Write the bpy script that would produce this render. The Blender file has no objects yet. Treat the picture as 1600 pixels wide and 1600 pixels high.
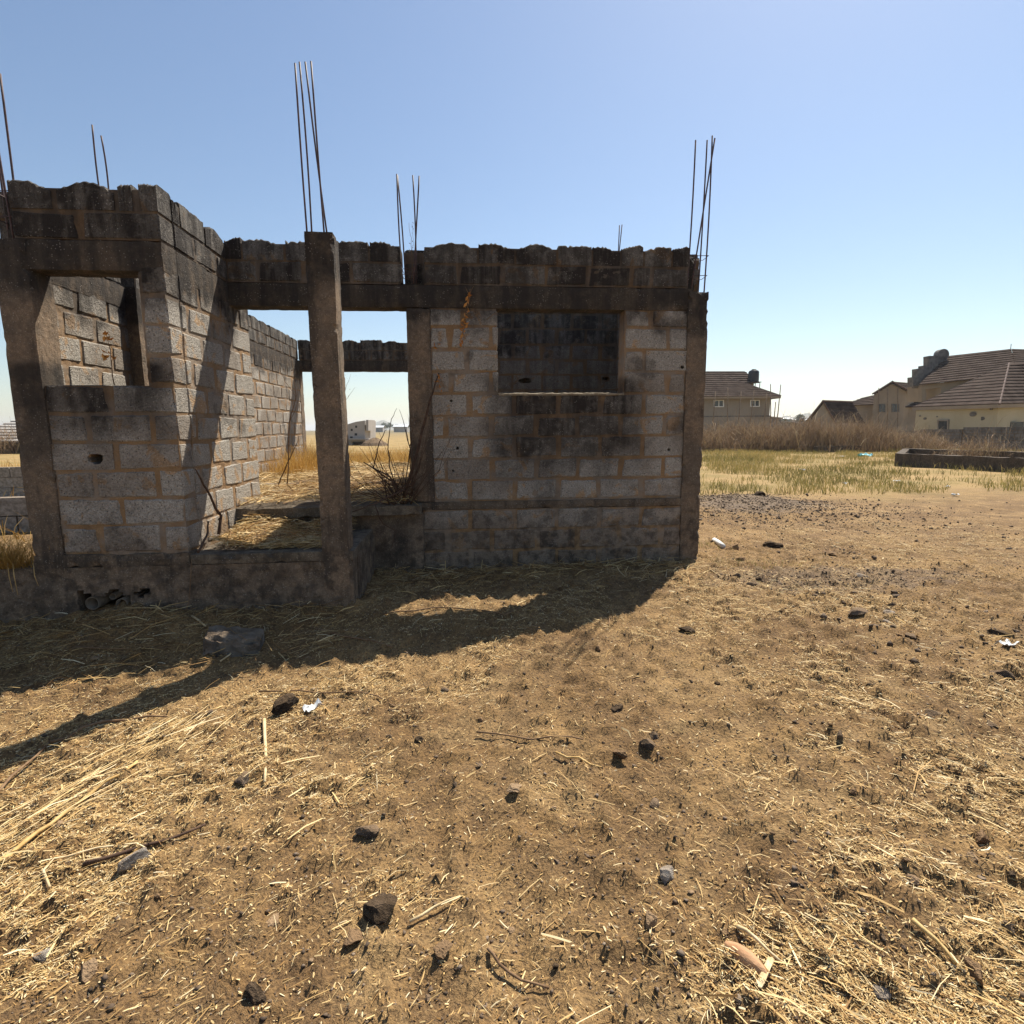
import bpy, bmesh, math, random
import numpy as np
from mathutils import Vector, Matrix, noise

# ------------------------------------------------------------------ camera
scene = bpy.context.scene
F_PX, PITCH, YAW, ROLL, CAM_H = 885.62, .1456, .0839, -.0068, 1.649
cy, sy = math.cos(YAW), math.sin(YAW)
FWH = np.array([sy, cy, 0.0]); RTH = np.array([cy, -sy, 0.0]); UPW = np.array([0, 0, 1.0])
FW = FWH*math.cos(PITCH) - UPW*math.sin(PITCH)
UP0 = UPW*math.cos(PITCH) + FWH*math.sin(PITCH)
RT = RTH*math.cos(ROLL) + UP0*math.sin(ROLL)
UP = UP0*math.cos(ROLL) - RTH*math.sin(ROLL)
cam_d = bpy.data.cameras.new('camera'); cam = bpy.data.objects.new('camera', cam_d)
scene.collection.objects.link(cam)
cam_d.sensor_width = 36; cam_d.lens = F_PX/1600*36; cam_d.clip_start = .05; cam_d.clip_end = 20000
cam.matrix_world = Matrix(((RT[0], UP[0], -FW[0], 0), (RT[1], UP[1], -FW[1], 0), (RT[2], UP[2], -FW[2], CAM_H), (0, 0, 0, 1)))
scene.camera = cam

# ------------------------------------------------------------------ light
SUN = np.array([.438, .578, 1.0]); SUN = SUN/np.linalg.norm(SUN)      # towards the sun
ELEV = math.asin(SUN[2]); AZ = math.atan2(SUN[0], SUN[1])
world = bpy.data.worlds.new('World'); scene.world = world; world.use_nodes = True
wn = world.node_tree.nodes; bg = wn['Background']
sky = wn.new('ShaderNodeTexSky'); sky.sky_type = 'NISHITA'; sky.sun_disc = False
sky.sun_elevation = ELEV; sky.sun_rotation = AZ
sky.altitude = 300; sky.air_density = 1.15; sky.dust_density = .65; sky.ozone_density = 1.9
world.node_tree.links.new(sky.outputs[0], bg.inputs[0]); bg.inputs[1].default_value = .075
sl = bpy.data.lights.new('sun', 'SUN'); sl.energy = 5.0; sl.angle = math.radians(.53); sl.color = (1, .93, .81)
so = bpy.data.objects.new('sun', sl); scene.collection.objects.link(so)
so.rotation_mode = 'QUATERNION'; so.rotation_quaternion = Vector(SUN).to_track_quat('Z', 'Y'); so.location = (8, 10, 18)
scene.view_settings.view_transform = 'Standard'; scene.view_settings.look = 'None'
scene.view_settings.exposure = .82; scene.view_settings.gamma = 1
scene.render.engine = 'CYCLES'
rng = np.random.default_rng(7); random.seed(5)
COL = scene.collection

# ------------------------------------------------------------------ helpers
def ray(x, y): return FW + RT*(x-800)/F_PX - UP*(y-800)/F_PX
def at(x, y, X=None, Y=None, Z=None):
    d = ray(x, y)
    t = X/d[0] if X is not None else Y/d[1] if Y is not None else (Z-CAM_H)/d[2]
    return np.array([0, 0, CAM_H]) + d*t
def pd(x, y, dist):                                   # point at a forward distance
    d = ray(x, y); return np.array([0, 0, CAM_H]) + d*(dist/(d@FWH))
def hash2(ix, iy, s):
    h = (ix*374761393 + iy*668265263 + s*1442695041) & 0xffffffff
    h = ((h ^ (h >> 13))*1274126177) & 0xffffffff
    return ((h ^ (h >> 16)) & 0xffff)/65535.0
def vnoise(x, y, s=0):                                # numpy value noise 0..1
    x = np.asarray(x, float); y = np.asarray(y, float)
    ix = np.floor(x).astype(np.int64); iy = np.floor(y).astype(np.int64); fx = x-ix; fy = y-iy
    fx = fx*fx*(3-2*fx); fy = fy*fy*(3-2*fy)
    a = hash2(ix, iy, s); b = hash2(ix+1, iy, s); c = hash2(ix, iy+1, s); d = hash2(ix+1, iy+1, s)
    return (a*(1-fx)+b*fx)*(1-fy) + (c*(1-fx)+d*fx)*fy
def fbm(x, y, s=0, o=4):
    t = 0; a = .5; n = 0
    for k in range(o):
        t = t + a*vnoise(x*2**k + 17*k, y*2**k - 9*k, s+k); n += a; a *= .5
    return t/n
def sstep(x, a, b):
    t = np.clip((np.asarray(x, float)-a)/(b-a), 0, 1); return t*t*(3-2*t)
def ground_base(X, Y):
    X = np.asarray(X, float); Y = np.asarray(Y, float)
    z = -.27*sstep(X, 2.2, -1.6)*sstep(Y, 5.5, 4.3)
    z = z - .05*sstep(X, -2.6, -4.4)*sstep(Y, 6, 5)*sstep(X, -14, -8)
    z = z - .06*sstep(Y, 4, 1.5)*sstep(X, -2, 2)
    z = z + .20*np.exp(-(((X-5.4)/1.9)**2 + ((Y-11.4)/1.5)**2))
    z = z + .05*np.exp(-(((X+3.0)/.5)**2 + ((Y-5.2)/.35)**2))      # soil heap below the pipe hole
    return z
def ground_h(X, Y):
    X = np.asarray(X, float); Y = np.asarray(Y, float)
    r = np.sqrt(X*X+Y*Y); fade = sstep(r, 30, 12)
    fine = sstep(r, 12, 6)
    n = (fbm(X*1.1, Y*1.1, 3, 3)-.5)*.11*sstep(r, 60, 15)
    n = n + (fbm(X*5, Y*5, 9, 3)-.5)*.045*fade
    cl = fbm(X*13, Y*13, 21, 3)
    n = n + np.clip(cl-.50, 0, 1)*.17*fine + (vnoise(X*38, Y*38, 31)-.5)*.008*fine
    return ground_base(X, Y) + n
def ground_pt(x, y, dz=0.0):
    z = 0.0
    for _ in range(6):
        p = at(x, y, Z=z); z = .5*z + .5*float(ground_h(p[0], p[1]))
    p = at(x, y, Z=z); p[2] = float(ground_h(p[0], p[1]))+dz
    return p

def mesh_np(name, verts, faces, mat, smooth=False, attr=None):
    verts = np.asarray(verts, np.float32).reshape(-1, 3); faces = np.asarray(faces, np.int32)
    me = bpy.data.meshes.new(name); n = len(faces); k = faces.shape[1]
    me.vertices.add(len(verts)); me.vertices.foreach_set('co', verts.ravel())
    me.loops.add(n*k); me.loops.foreach_set('vertex_index', faces.ravel())
    me.polygons.add(n); me.polygons.foreach_set('loop_start', np.arange(0, n*k, k, dtype=np.int32))
    me.polygons.foreach_set('loop_total', np.full(n, k, np.int32))
    if attr is not None:
        a = me.attributes.new('rnd', 'FLOAT', 'POINT'); a.data.foreach_set('value', np.asarray(attr, np.float32))
    me.update(calc_edges=True)
    if smooth: me.polygons.foreach_set('use_smooth', np.ones(n, bool))
    if mat: me.materials.append(mat)
    return me
def mesh_py(name, verts, faces, mat, smooth=False):
    me = bpy.data.meshes.new(name); me.from_pydata([tuple(map(float, v)) for v in verts], [], [tuple(f) for f in faces]); me.update()
    if smooth: me.polygons.foreach_set('use_smooth', np.ones(len(me.polygons), bool))
    if mat: me.materials.append(mat)
    return me
def link(name, me, parent=None):
    o = bpy.data.objects.new(name, me); COL.objects.link(o)
    if parent is not None:
        o.parent = parent
        root = parent
        if parent.parent is None: o.matrix_parent_inverse = Matrix.Translation(-parent.location)
    return o
def tag(o, label=None, cat=None, group=None, kind=None):
    for k, v in (('label', label), ('category', cat), ('group', group), ('kind', kind)):
        if v: o[k] = v
    return o
def thing(name, loc, label, cat, group=None):
    o = bpy.data.objects.new(name, None); o.empty_display_size = .1; o.location = tuple(map(float, loc)); COL.objects.link(o)
    return tag(o, label, cat, group)
def solo(name, me_fn_result, loc, label, cat, group=None):            # single-mesh thing with its origin at loc
    me = me_fn_result; me.transform(Matrix.Translation(-Vector(tuple(map(float, loc)))))
    o = bpy.data.objects.new(name, me); o.location = tuple(map(float, loc)); COL.objects.link(o)
    return tag(o, label, cat, group)

class MB:                                                             # collects geometry for one mesh
    def __init__(s): s.v = []; s.f = []
    def add(s, v, f):
        o = len(s.v); s.v += [tuple(map(float, p)) for p in v]; s.f += [tuple(i+o for i in q) for q in f]
    def box(s, x0, x1, y0, y1, z0, z1):
        s.add([(x0,y0,z0),(x1,y0,z0),(x1,y1,z0),(x0,y1,z0),(x0,y0,z1),(x1,y0,z1),(x1,y1,z1),(x0,y1,z1)],
              [(0,3,2,1),(4,5,6,7),(0,1,5,4),(1,2,6,5),(2,3,7,6),(3,0,4,7)])
    def prism(s, poly, vec):
        n = len(poly); poly = [np.asarray(p, float) for p in poly]; vec = np.asarray(vec, float)
        s.add(poly+[p+vec for p in poly], [tuple(range(n))[::-1], tuple(range(n, 2*n))]+[(i, (i+1) % n, n+(i+1) % n, n+i) for i in range(n)])
    def tube(s, pts, rad, ns=6, caps=True):
        pts = [np.asarray(p, float) for p in pts]; n = len(pts)
        rad = [rad]*n if np.isscalar(rad) else list(rad)
        v = []; ref = np.array([.31, .87, .37])
        for i, p in enumerate(pts):
            d = pts[min(i+1, n-1)]-pts[max(i-1, 0)]; d = d/(np.linalg.norm(d)+1e-9)
            a = np.cross(d, ref); a /= np.linalg.norm(a)+1e-9; b = np.cross(d, a)
            for k in range(ns):
                t = 2*math.pi*k/ns; v.append(p+rad[i]*(a*math.cos(t)+b*math.sin(t)))
        f = [(i*ns+k, i*ns+(k+1) % ns, (i+1)*ns+(k+1) % ns, (i+1)*ns+k) for i in range(n-1) for k in range(ns)]
        if caps: f += [tuple(range(ns))[::-1], tuple((n-1)*ns+k for k in range(ns))]
        s.add(v, f)
    def me(s, name, mat, smooth=False): return mesh_py(name, s.v, s.f, mat, smooth)
def rough_box(x0, x1, y0, y1, z0, z1, mat, step=.06, amp=.008, seed=0, chip=.012):
    """box with uneven faces and worn corners"""
    d = [(x0, x1), (y0, y1), (z0, z1)]; n = [max(1, int(round((b-a)/step))) for a, b in d]
    idx = {}; V = []; Fc = []
    lo = Vector((x0, y0, z0)); hi = Vector((x1, y1, z1)); c = (lo+hi)/2
    def vid(i, j, k):
        key = (i, j, k)
        if key not in idx:
            p = Vector((x0+(x1-x0)*i/n[0], y0+(y1-y0)*j/n[1], z0+(z1-z0)*k/n[2]))
            e = (i in (0, n[0]))+(j in (0, n[1]))+(k in (0, n[2]))
            q = p*5+Vector((seed*7.3, seed*3.1, seed))
            w = noise.noise_vector(q*.35)*amp*.55 + noise.noise_vector(q*4)*amp*.3
            if e >= 2:
                inw = Vector(((1 if i == 0 else -1 if i == n[0] else 0), (1 if j == 0 else -1 if j == n[1] else 0), (1 if k == 0 else -1 if k == n[2] else 0)))
                w += inw*(.004+chip*max(0, 1.7*noise.noise(q*2.2)-.35+.6*noise.noise(q*6)))
            idx[key] = len(V); V.append(p+w)
        return idx[key]
    for ax in range(3):
        a, b = [(1, 2), (2, 0), (0, 1)][ax]
        for side in (0, n[ax]):
            for i in range(n[a]):
                for j in range(n[b]):
                    q = []
                    for di, dj in ((0, 0), (1, 0), (1, 1), (0, 1)):
                        t = [0, 0, 0]; t[ax] = side; t[a] = i+di; t[b] = j+dj; q.append(vid(*t))
                    Fc.append(q if side else q[::-1])
    return mesh_py('rough', V, Fc, mat)

# ------------------------------------------------------------------ materials
class NT:
    def __init__(s, name):
        s.m = bpy.data.materials.new(name); s.m.use_nodes = True; s.t = s.m.node_tree
        s.b = s.t.nodes['Principled BSDF']; s.b.inputs['Roughness'].default_value = .92
        s.b.inputs['Specular IOR Level'].default_value = .25
        s.geo = s.t.nodes.new('ShaderNodeNewGeometry'); s.pos = s.geo.outputs['Position']; s._xyz = None
    def n(s, t): return s.t.nodes.new(t)
    def lk(s, a, b):
        if isinstance(a, (int, float)): b.default_value = a
        elif isinstance(a, tuple): b.default_value = (*a, 1) if len(a) == 3 and b.type == 'RGBA' else a
        else: s.t.links.new(a, b)
    def xyz(s):
        if s._xyz is None:
            q = s.n('ShaderNodeSeparateXYZ'); s.lk(s.pos, q.inputs[0]); s._xyz = q.outputs
        return s._xyz
    def noise(s, sc, det=4, rough=.55, vec=None, dist=0):
        q = s.n('ShaderNodeTexNoise'); s.lk(vec or s.pos, q.inputs['Vector']); q.inputs['Scale'].default_value = sc
        q.inputs['Detail'].default_value = det; q.inputs['Roughness'].default_value = rough; q.inputs['Distortion'].default_value = dist
        return q.outputs['Fac']
    def vor(s, sc, feat='F1', out='Distance', vec=None):
        q = s.n('ShaderNodeTexVoronoi'); q.feature = feat; s.lk(vec or s.pos, q.inputs['Vector']); q.inputs['Scale'].default_value = sc
        return q.outputs[out]
    def mth(s, op, a, b=0.0, clamp=False):
        q = s.n('ShaderNodeMath'); q.operation = op; q.use_clamp = clamp; s.lk(a, q.inputs[0]); s.lk(b, q.inputs[1]); return q.outputs[0]
    def mr(s, v, a, b, c=0.0, d=1.0):
        q = s.n('ShaderNodeMapRange'); q.interpolation_type = 'SMOOTHSTEP'; s.lk(v, q.inputs[0])
        for i, x in enumerate((a, b, c, d)): q.inputs[i+1].default_value = x
        return q.outputs[0]
    def mix(s, f, a, b):
        q = s.n('ShaderNodeMix'); q.data_type = 'RGBA'; s.lk(f, q.inputs[0]); s.lk(a, q.inputs[6]); s.lk(b, q.inputs[7]); return q.outputs[2]
    def rand(s): return s.n('ShaderNodeObjectInfo').outputs['Random']
    def attr(s, nm):
        q = s.n('ShaderNodeAttribute'); q.attribute_name = nm; return q.outputs['Fac']
    def ramp(s, f, stops):
        q = s.n('ShaderNodeValToRGB'); e = q.color_ramp.elements
        while len(e) < len(stops): e.new(.5)
        for k, (p, c) in zip(e, stops): k.position = p; k.color = (*c, 1)
        s.lk(f, q.inputs[0]); return q.outputs[0]
    def bump(s, h, st, dist):
        q = s.n('ShaderNodeBump'); q.inputs['Strength'].default_value = st; q.inputs['Distance'].default_value = dist
        s.lk(h, q.inputs['Height']); s.lk(q.outputs[0], s.b.inputs['Normal'])
    def out(s, c, rough=None):
        s.lk(c, s.b.inputs['Base Color'])
        if rough is not None: s.lk(rough, s.b.inputs['Roughness'])
        return s.m
def window_mask(t, a0, a1, b0, b1, v, soft):
    return t.mth('MULTIPLY', t.mr(v, a0-soft, a0+soft), t.mr(v, b1+soft, b1-soft))
def algae_and_shade(t):
    """black weathering crust: along the wall heads, streaks below the two window sills, blotches; plus painted shade on the back wall of the right room"""
    x, y, z = t.xyz(); n = t.noise(2.6, 5, .62); n2 = t.noise(9, 4, .6)
    zz = t.mth('ADD', z, t.mth('MULTIPLY', t.mth('SUBTRACT', n, .5), 1.3))
    top = t.mr(zz, 2.62, 3.02, 0, 1)
    # drip streaks: noise stretched along z
    mp = t.n('ShaderNodeMapping'); mp.inputs['Scale'].default_value = (8, 8, .9); t.lk(t.pos, mp.inputs[0])
    st = t.noise(1.0, 4, .6, mp.outputs[0])
    def sill(x0, x1, y0, y1, z0, z1, soft):
        xx = t.mth('ADD', x, t.mth('MULTIPLY', t.mth('SUBTRACT', n, .5), .7))
        m = t.mth('MULTIPLY', t.mr(xx, x0-soft, x0+soft), t.mr(xx, x1+soft, x1-soft))
        m = t.mth('MULTIPLY', m, t.mr(zz, z0, z1))
        m = t.mth('MULTIPLY', m, t.mr(z, 2.3, 2.2))
        return t.mth('MULTIPLY', m, t.mth('MULTIPLY', t.mr(y, y0, y0+.02), t.mr(y, y1+.02, y1)))
    s1 = sill(.35, 2.1, 6.4, 7.1, .75, 1.55, .25)
    s2 = sill(-3.9, -2.6, 5.2, 5.8, 1.25, 2.1, .15)
    base = t.mth('MULTIPLY', t.mr(zz, 1.05, .35), t.mr(n2, .42, .62))
    bl = t.mth('MULTIPLY', t.mr(n, .57, .68), .6)
    back_wall_shade = t.mth('MULTIPLY', t.mth('MULTIPLY', t.mr(y, 9.6, 9.7), t.mr(x, -.6, -.5)), t.mr(n2, .2, .7, .95, .6))  # shade of the enclosed right room, painted dark onto its back wall
    top = t.mth('MAXIMUM', top, back_wall_shade)
    m = t.mth('MAXIMUM', t.mth('MAXIMUM', top, t.mth('MULTIPLY', t.mth('MAXIMUM', s1, s2), .95)), t.mth('MAXIMUM', bl, t.mth('MULTIPLY', base, .65)))
    m = t.mth('MULTIPLY', m, t.mr(st, .3, .6, .66, 1))
    return t.mth('MULTIPLY', m, t.mr(n2, .2, .55, .62, 1), True)
def specks(t, sc=55, th=.20):
    v = t.vor(sc); k = t.noise(7, 2)
    return t.mth('MULTIPLY', t.mr(v, th, th*.6), t.mr(k, .45, .62))
def mat_block():
    t = NT('sandcrete_block'); r = t.rand(); n = t.noise(5, 4); g = t.noise(75, 4, .75)
    c = t.mix(t.mth('ADD', t.mth('MULTIPLY', n, .55), t.mth('MULTIPLY', r, .5)), (.36, .322, .272), (.60, .548, .475))
    c = t.mix(t.mr(g, .35, .7), t.mix(.55, c, (.10, .088, .072)), c)
    sm = t.noise(4.2, 4, .6, dist=.6)
    c = t.mix(t.mth('MULTIPLY', t.mr(sm, .555, .63), .8), c, (.42, .26, .13))
    c = t.mix(t.mr(t.vor(48), .24, .15), c, t.mix(.6, c, (.66, .62, .55)))
    c = t.mix(t.mr(t.vor(33), .2, .12), c, (.05, .044, .036))
    x, y, z = t.xyz(); spl = t.mth('MULTIPLY', t.mr(t.mth('ADD', z, t.mth('MULTIPLY', t.mth('SUBTRACT', t.noise(3.3, 5), .5), .9)), 1.0, .25), .72)
    c = t.mix(spl, c, (.215, .145, .09))
    dirt = t.mth('MULTIPLY', t.mr(t.mth('ADD', t.noise(1.7, 5, .65), t.mth('MULTIPLY', r, .35)),   .58, .9), .62)
    c = t.mix(dirt, c, (.135, .098, .068))
    crust_shade = t.mth('MULTIPLY', algae_and_shade(t), t.mr(r, 0, 1, .9, 1.12), True)
    c = t.mix(crust_shade, c, (.030, .024, .020))
    c = t.mix(t.mth('MULTIPLY', specks(t, 44, .24), .6), c, (.42, .38, .32))
    pit = t.vor(60); h = t.mth('ADD', t.mth('MULTIPLY', g, .6), t.mth('MULTIPLY', t.mr(pit, 0, .45), .8))
    h = t.mth('ADD', h, t.noise(30, 3)); t.bump(h, 1, .014)
    return t.out(c)
def mat_mortar():
    t = NT('laterite_mortar'); n = t.noise(7, 5); g = t.noise(120, 3, .7)
    c = t.mix(n, (.22, .128, .064), (.42, .27, .14)); c = t.mix(t.mr(g, .3, .7), t.mix(.4, c, (.1, .06, .03)), c)
    c = t.mix(t.mth('MULTIPLY', t.mr(t.noise(2.6, 4), .44, .6), .75), c, (.27, .225, .18))
    c = t.mix(t.mth('MULTIPLY', algae_and_shade(t), .86), c, (.045, .033, .025)); t.bump(t.mth('ADD', g, t.noise(25, 4)), .9, .01)
    return t.out(c)
def mat_concrete(name, a, b, dark=.75, seed=0):
    t = NT(name); n = t.noise(3.1+seed, 5, .6); g = t.noise(110, 3, .7)
    mp = t.n('ShaderNodeMapping'); mp.inputs['Scale'].default_value = (5, 5, .7); t.lk(t.pos, mp.inputs[0])
    st = t.noise(1.4, 5, .6, mp.outputs[0])
    c = t.mix(t.mr(n, .35, .65), a, b)
    c = t.mix(t.mth('MULTIPLY', t.mr(st, .52, .66), dark), c, (.06, .047, .038))
    c = t.mix(t.mr(t.noise(22, 6, .7), .36, .64), t.mix(.45, c, (.08, .062, .046)), c)
    c = t.mix(t.mr(g, .3, .7), t.mix(.5, c, (.06, .05, .04)), c)
    c = t.mix(t.mth('MULTIPLY', t.mr(t.vor(36), .26, .16), .5), c, (.36, .29, .21))
    c = t.mix(t.mth('MULTIPLY', algae_and_shade(t), .95), c, (.032, .027, .023))
    c = t.mix(t.mth('MULTIPLY', specks(t, 42, .22), .6), c, (.42, .37, .31))
    h = t.mth('ADD', g, t.mth('MULTIPLY', t.noise(18, 5), 1.5)); h = t.mth('SUBTRACT', h, t.mth('MULTIPLY', t.mr(t.vor(26), .22, .05), t.mr(t.noise(2.5, 2), .5, .6, 0, 1.5))); t.bump(h, 1, .014)
    return t.out(c)
def mat_simple(name, a, b, sc=8, rough=.85, bump=.3, dist=.006, spec=.25, rnd=0.0):
    t = NT(name); n = t.noise(sc, 4); f = t.mr(n, .3, .7)
    if rnd: f = t.mth('ADD', t.mth('MULTIPLY', f, 1-rnd), t.mth('MULTIPLY', t.rand(), rnd))
    c = t.mix(f, a, b); t.bump(t.noise(sc*9, 3), bump, dist); t.b.inputs['Specular IOR Level'].default_value = spec
    return t.out(c, rough)
def mat_stone(name, a, b, sc, dust=.6):
    t = NT(name); c = t.mix(t.mr(t.noise(sc, 5), .3, .7), a, b); nz = t.n('ShaderNodeSeparateXYZ'); t.lk(t.geo.outputs['Normal'], nz.inputs[0])
    d = t.mth('MULTIPLY', t.mr(t.mth('ADD', nz.outputs[2], t.mth('MULTIPLY', t.mth('SUBTRACT', t.noise(sc*2.5, 4), .5), 1.4)), .1, .9), dust)
    c = t.mix(d, c, (.27, .175, .095)); t.bump(t.mth('ADD', t.noise(sc*3, 4), t.noise(sc*10, 3)), 1, .012); t.b.inputs['Specular IOR Level'].default_value = .1
    return t.out(c, .97)
def mat_attr(name, stops, rough=.8, trans=0.0):
    t = NT(name); c = t.ramp(t.attr('rnd'), stops)
    if trans:
        ad = t.n('ShaderNodeMixShader'); tr = t.n('ShaderNodeBsdfTranslucent'); t.lk(c, tr.inputs[0]); ad.inputs[0].default_value = trans
        o = t.t.nodes['Material Output']; t.lk(t.b.outputs[0], ad.inputs[1]); t.lk(tr.outputs[0], ad.inputs[2]); t.lk(ad.outputs[0], o.inputs[0])
    return t.out(c, rough)
def mat_ground():
    t = NT('dry_soil'); x, y, z = t.xyz()
    n = t.noise(.9, 6, .6); m = t.noise(4.5, 6, .65); g = t.noise(60, 4, .7); g2 = t.noise(220, 2, .6)
    soil = t.mix(t.mr(n, .38, .62), (.238, .139, .056), (.38, .236, .098))
    soil = t.mix(t.mr(m, .38, .66), t.mix(.45, soil, (.12, .074, .04)), soil)
    # pale crumbled chaff and dust between clods
    soil = t.mix(t.mth('MULTIPLY', t.mr(t.noise(2.1, 6, .7), .50, .64), .55), soil, (.43, .285, .13))
    soil = t.mix(t.mr(g, .34, .6), t.mix(.68, soil, (.05, .03, .018)), soil)
    soil = t.mix(t.mth('MULTIPLY', t.mr(g2, .58, .72), .4), soil, (.45, .33, .18))
    # grey ash and gravel patches on the right
    def spot(cx, cyy, rx, ry):
        a = t.mth('DIVIDE', t.mth('SUBTRACT', x, cx), rx); b = t.mth('DIVIDE', t.mth('SUBTRACT', y, cyy), ry)
        d = t.mth('ADD', t.mth('MULTIPLY', a, a), t.mth('MULTIPLY', b, b))
        return t.mr(t.mth('ADD', d, t.mth('MULTIPLY', t.mth('SUBTRACT', m, .5), 2.2)), 1.3, .3)
    ash = t.mth('MAXIMUM', spot(5.6, 11.4, 2.0, 1.5), t.mth('MULTIPLY', spot(4.0, 5.7, 1.5, .55), .6))
    soil = t.mix(t.mth('MULTIPLY', ash, .6), soil, (.15, .122, .10))
    # sandy, grassy field farther out
    far = t.mr(t.mth('ADD', y, t.mth('MULTIPLY', t.mth('SUBTRACT', t.noise(.35, 4), .5), 5)), 11, 15)
    sand = t.mix(t.mr(t.noise(.5, 5), .4, .62), (.34, .225, .095), (.235, .17, .06))
    c = t.mix(far, soil, sand)
    vfar = t.mr(y, 60, 300); c = t.mix(vfar, c, t.mix(t.mr(t.noise(.012, 4), .42, .6), (.22, .16, .075), (.13, .11, .055)))
    t.bump(t.mth('ADD', t.mth('MULTIPLY', g, 1.2), t.mth('MULTIPLY', m, 1.0)), .9, .022)
    return t.out(c, .97)

M = dict(
    block=mat_block(), mortar=mat_mortar(),
    conc=mat_concrete('brown_concrete', (.36, .25, .16), (.21, .16, .115)),
    lint=mat_concrete('stained_concrete', (.28, .20, .13), (.18, .14, .10), .9, 1),
    plinth=mat_concrete('plinth_render', (.36, .26, .175), (.22, .165, .115), .5, 2),
    slab=mat_concrete('floor_concrete', (.30, .24, .17), (.2, .16, .11), .4, .5),
    slab2=mat_simple('sill_mortar', (.16, .125, .085), (.36, .30, .21), 14, .95, .9, .01),
    rebar=mat_simple('rusty_rebar', (.045, .028, .03), (.11, .055, .04), 30, .6, .5, .003, .4),
    pvc=mat_simple('dirty_pvc', (.24, .19, .14), (.12, .095, .07), 12, .55),
    wood=mat_simple('dry_stem', (.13, .075, .04), (.24, .15, .08), 20, .85),
    darkwood=mat_simple('dark_twig', (.055, .032, .022), (.11, .065, .04), 20, .85),
    reed=mat_simple('pale_reed', (.52, .38, .19), (.68, .54, .33), 20, .7),
    gold=mat_simple('golden_reed', (.42, .26, .09), (.58, .40, .17), 20, .7),
    leaf=mat_simple('dead_leaf', (.42, .17, .045), (.55, .30, .09), 25, .8),
    ground=mat_ground(),
    st_mid=mat_stone('mid_stone', (0.09, 0.078, 0.066), (0.19, 0.168, 0.14), 9, 0.35),
    st_dark=mat_stone('dark_stone', (0.06, 0.05, 0.042), (0.14, 0.118, 0.098), 14, 0.55),
    st_char=mat_stone('charred_clod', (0.02, 0.016, 0.013), (0.06, 0.047, 0.037), 22, 0.3),
    st_grey=mat_stone('grey_stone', (0.2, 0.18, 0.155), (0.38, 0.35, 0.31), 18, 0.4),
    st_tan=mat_stone('tan_stone', (0.24, 0.165, 0.1), (0.38, 0.27, 0.17), 12, 0.5),
    st_orange=mat_simple('orange_stone', (.38, .2, .1), (.48, .29, .16), 10, .8, .4, .006),
    st_brown=mat_stone('brown_clod', (0.11, 0.066, 0.038), (0.2, 0.125, 0.07), 14, 0.6),
    plastic=mat_simple('white_plastic', (.62, .62, .6), (.8, .8, .78), 12, .45, .4, .01, .5),
    turq=mat_simple('turquoise_plastic', (.12, .48, .50), (.25, .6, .62), 12, .45, .4, .01, .5),
    roof=mat_simple('brown_roof_tile', (.05, .036, .029), (.082, .061, .05), 1.2, 1, .2, .01, .03),
    roofd=mat_simple('roof_fascia', (.085, .05, .04), (.12, .075, .06), 2, .8),
    tanwall=mat_simple('tan_render', (.25, .22, .18), (.31, .27, .22), .5, .95, .2, .01),
    cream=mat_simple('cream_render', (.40, .35, .24), (.47, .42, .30), .4, .95, .2, .01),
    beige=mat_simple('beige_render', (.31, .255, .19), (.25, .205, .155), .5, .95, .2, .01),
    greyblk=mat_simple('grey_blockwork', (.10, .095, .09), (.19, .175, .16), 2.5, .95, .6, .02),
    white=mat_simple('white_frame', (.72, .72, .7), (.8, .8, .78), 4, .5),
    glass=mat_simple('dark_glass', (.03, .035, .04), (.06, .07, .08), 2, .15, 0, .001, .6),
    tank=mat_simple('black_tank', (.018, .018, .02), (.03, .03, .033), 3, .5, .1, .005, .4),
    bamboo=mat_simple('bamboo_pole', (.17, .12, .08), (.26, .19, .12), 6, .8),
    hill=mat_simple('hill_scrub', (.10, .105, .075), (.17, .15, .105), .02, 1, 0, .1),
    farwall=mat_simple('far_grey_wall', (.30, .28, .26), (.38, .35, .32), .3, .95, .1, .01),
    zinc=mat_simple('zinc_sheet', (.5, .52, .53), (.62, .63, .64), .5, .4, .1, .01, .5),
    straw=mat_attr('straw', [(0, (.11, .058, .025)), (.28, (.30, .165, .055)), (.58, (.50, .33, .13)), (.82, (.66, .50, .25)), (1, (.76, .65, .43))], .75),
    grass=mat_attr('field_grass', [(0, (.17, .14, .05)), (.3, (.22, .20, .06)), (.55, (.36, .27, .09)), (.8, (.48, .36, .15)), (1, (.22, .215, .065))], .85, .3),
    golden=mat_attr('golden_grass', [(0, (.30, .16, .04)), (.5, (.5, .29, .07)), (1, (.62, .42, .15))], .85, .3),
    brush=mat_attr('dry_brush', [(0, (.12, .085, .05)), (.45, (.25, .17, .105)), (.8, (.40, .285, .18)), (1, (.46, .36, .2))], .9, .15),
    gravel=mat_attr('gravel', [(0, (.05, .036, .026)), (.5, (.14, .098, .065)), (1, (.26, .20, .145))], .95),
)

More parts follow.
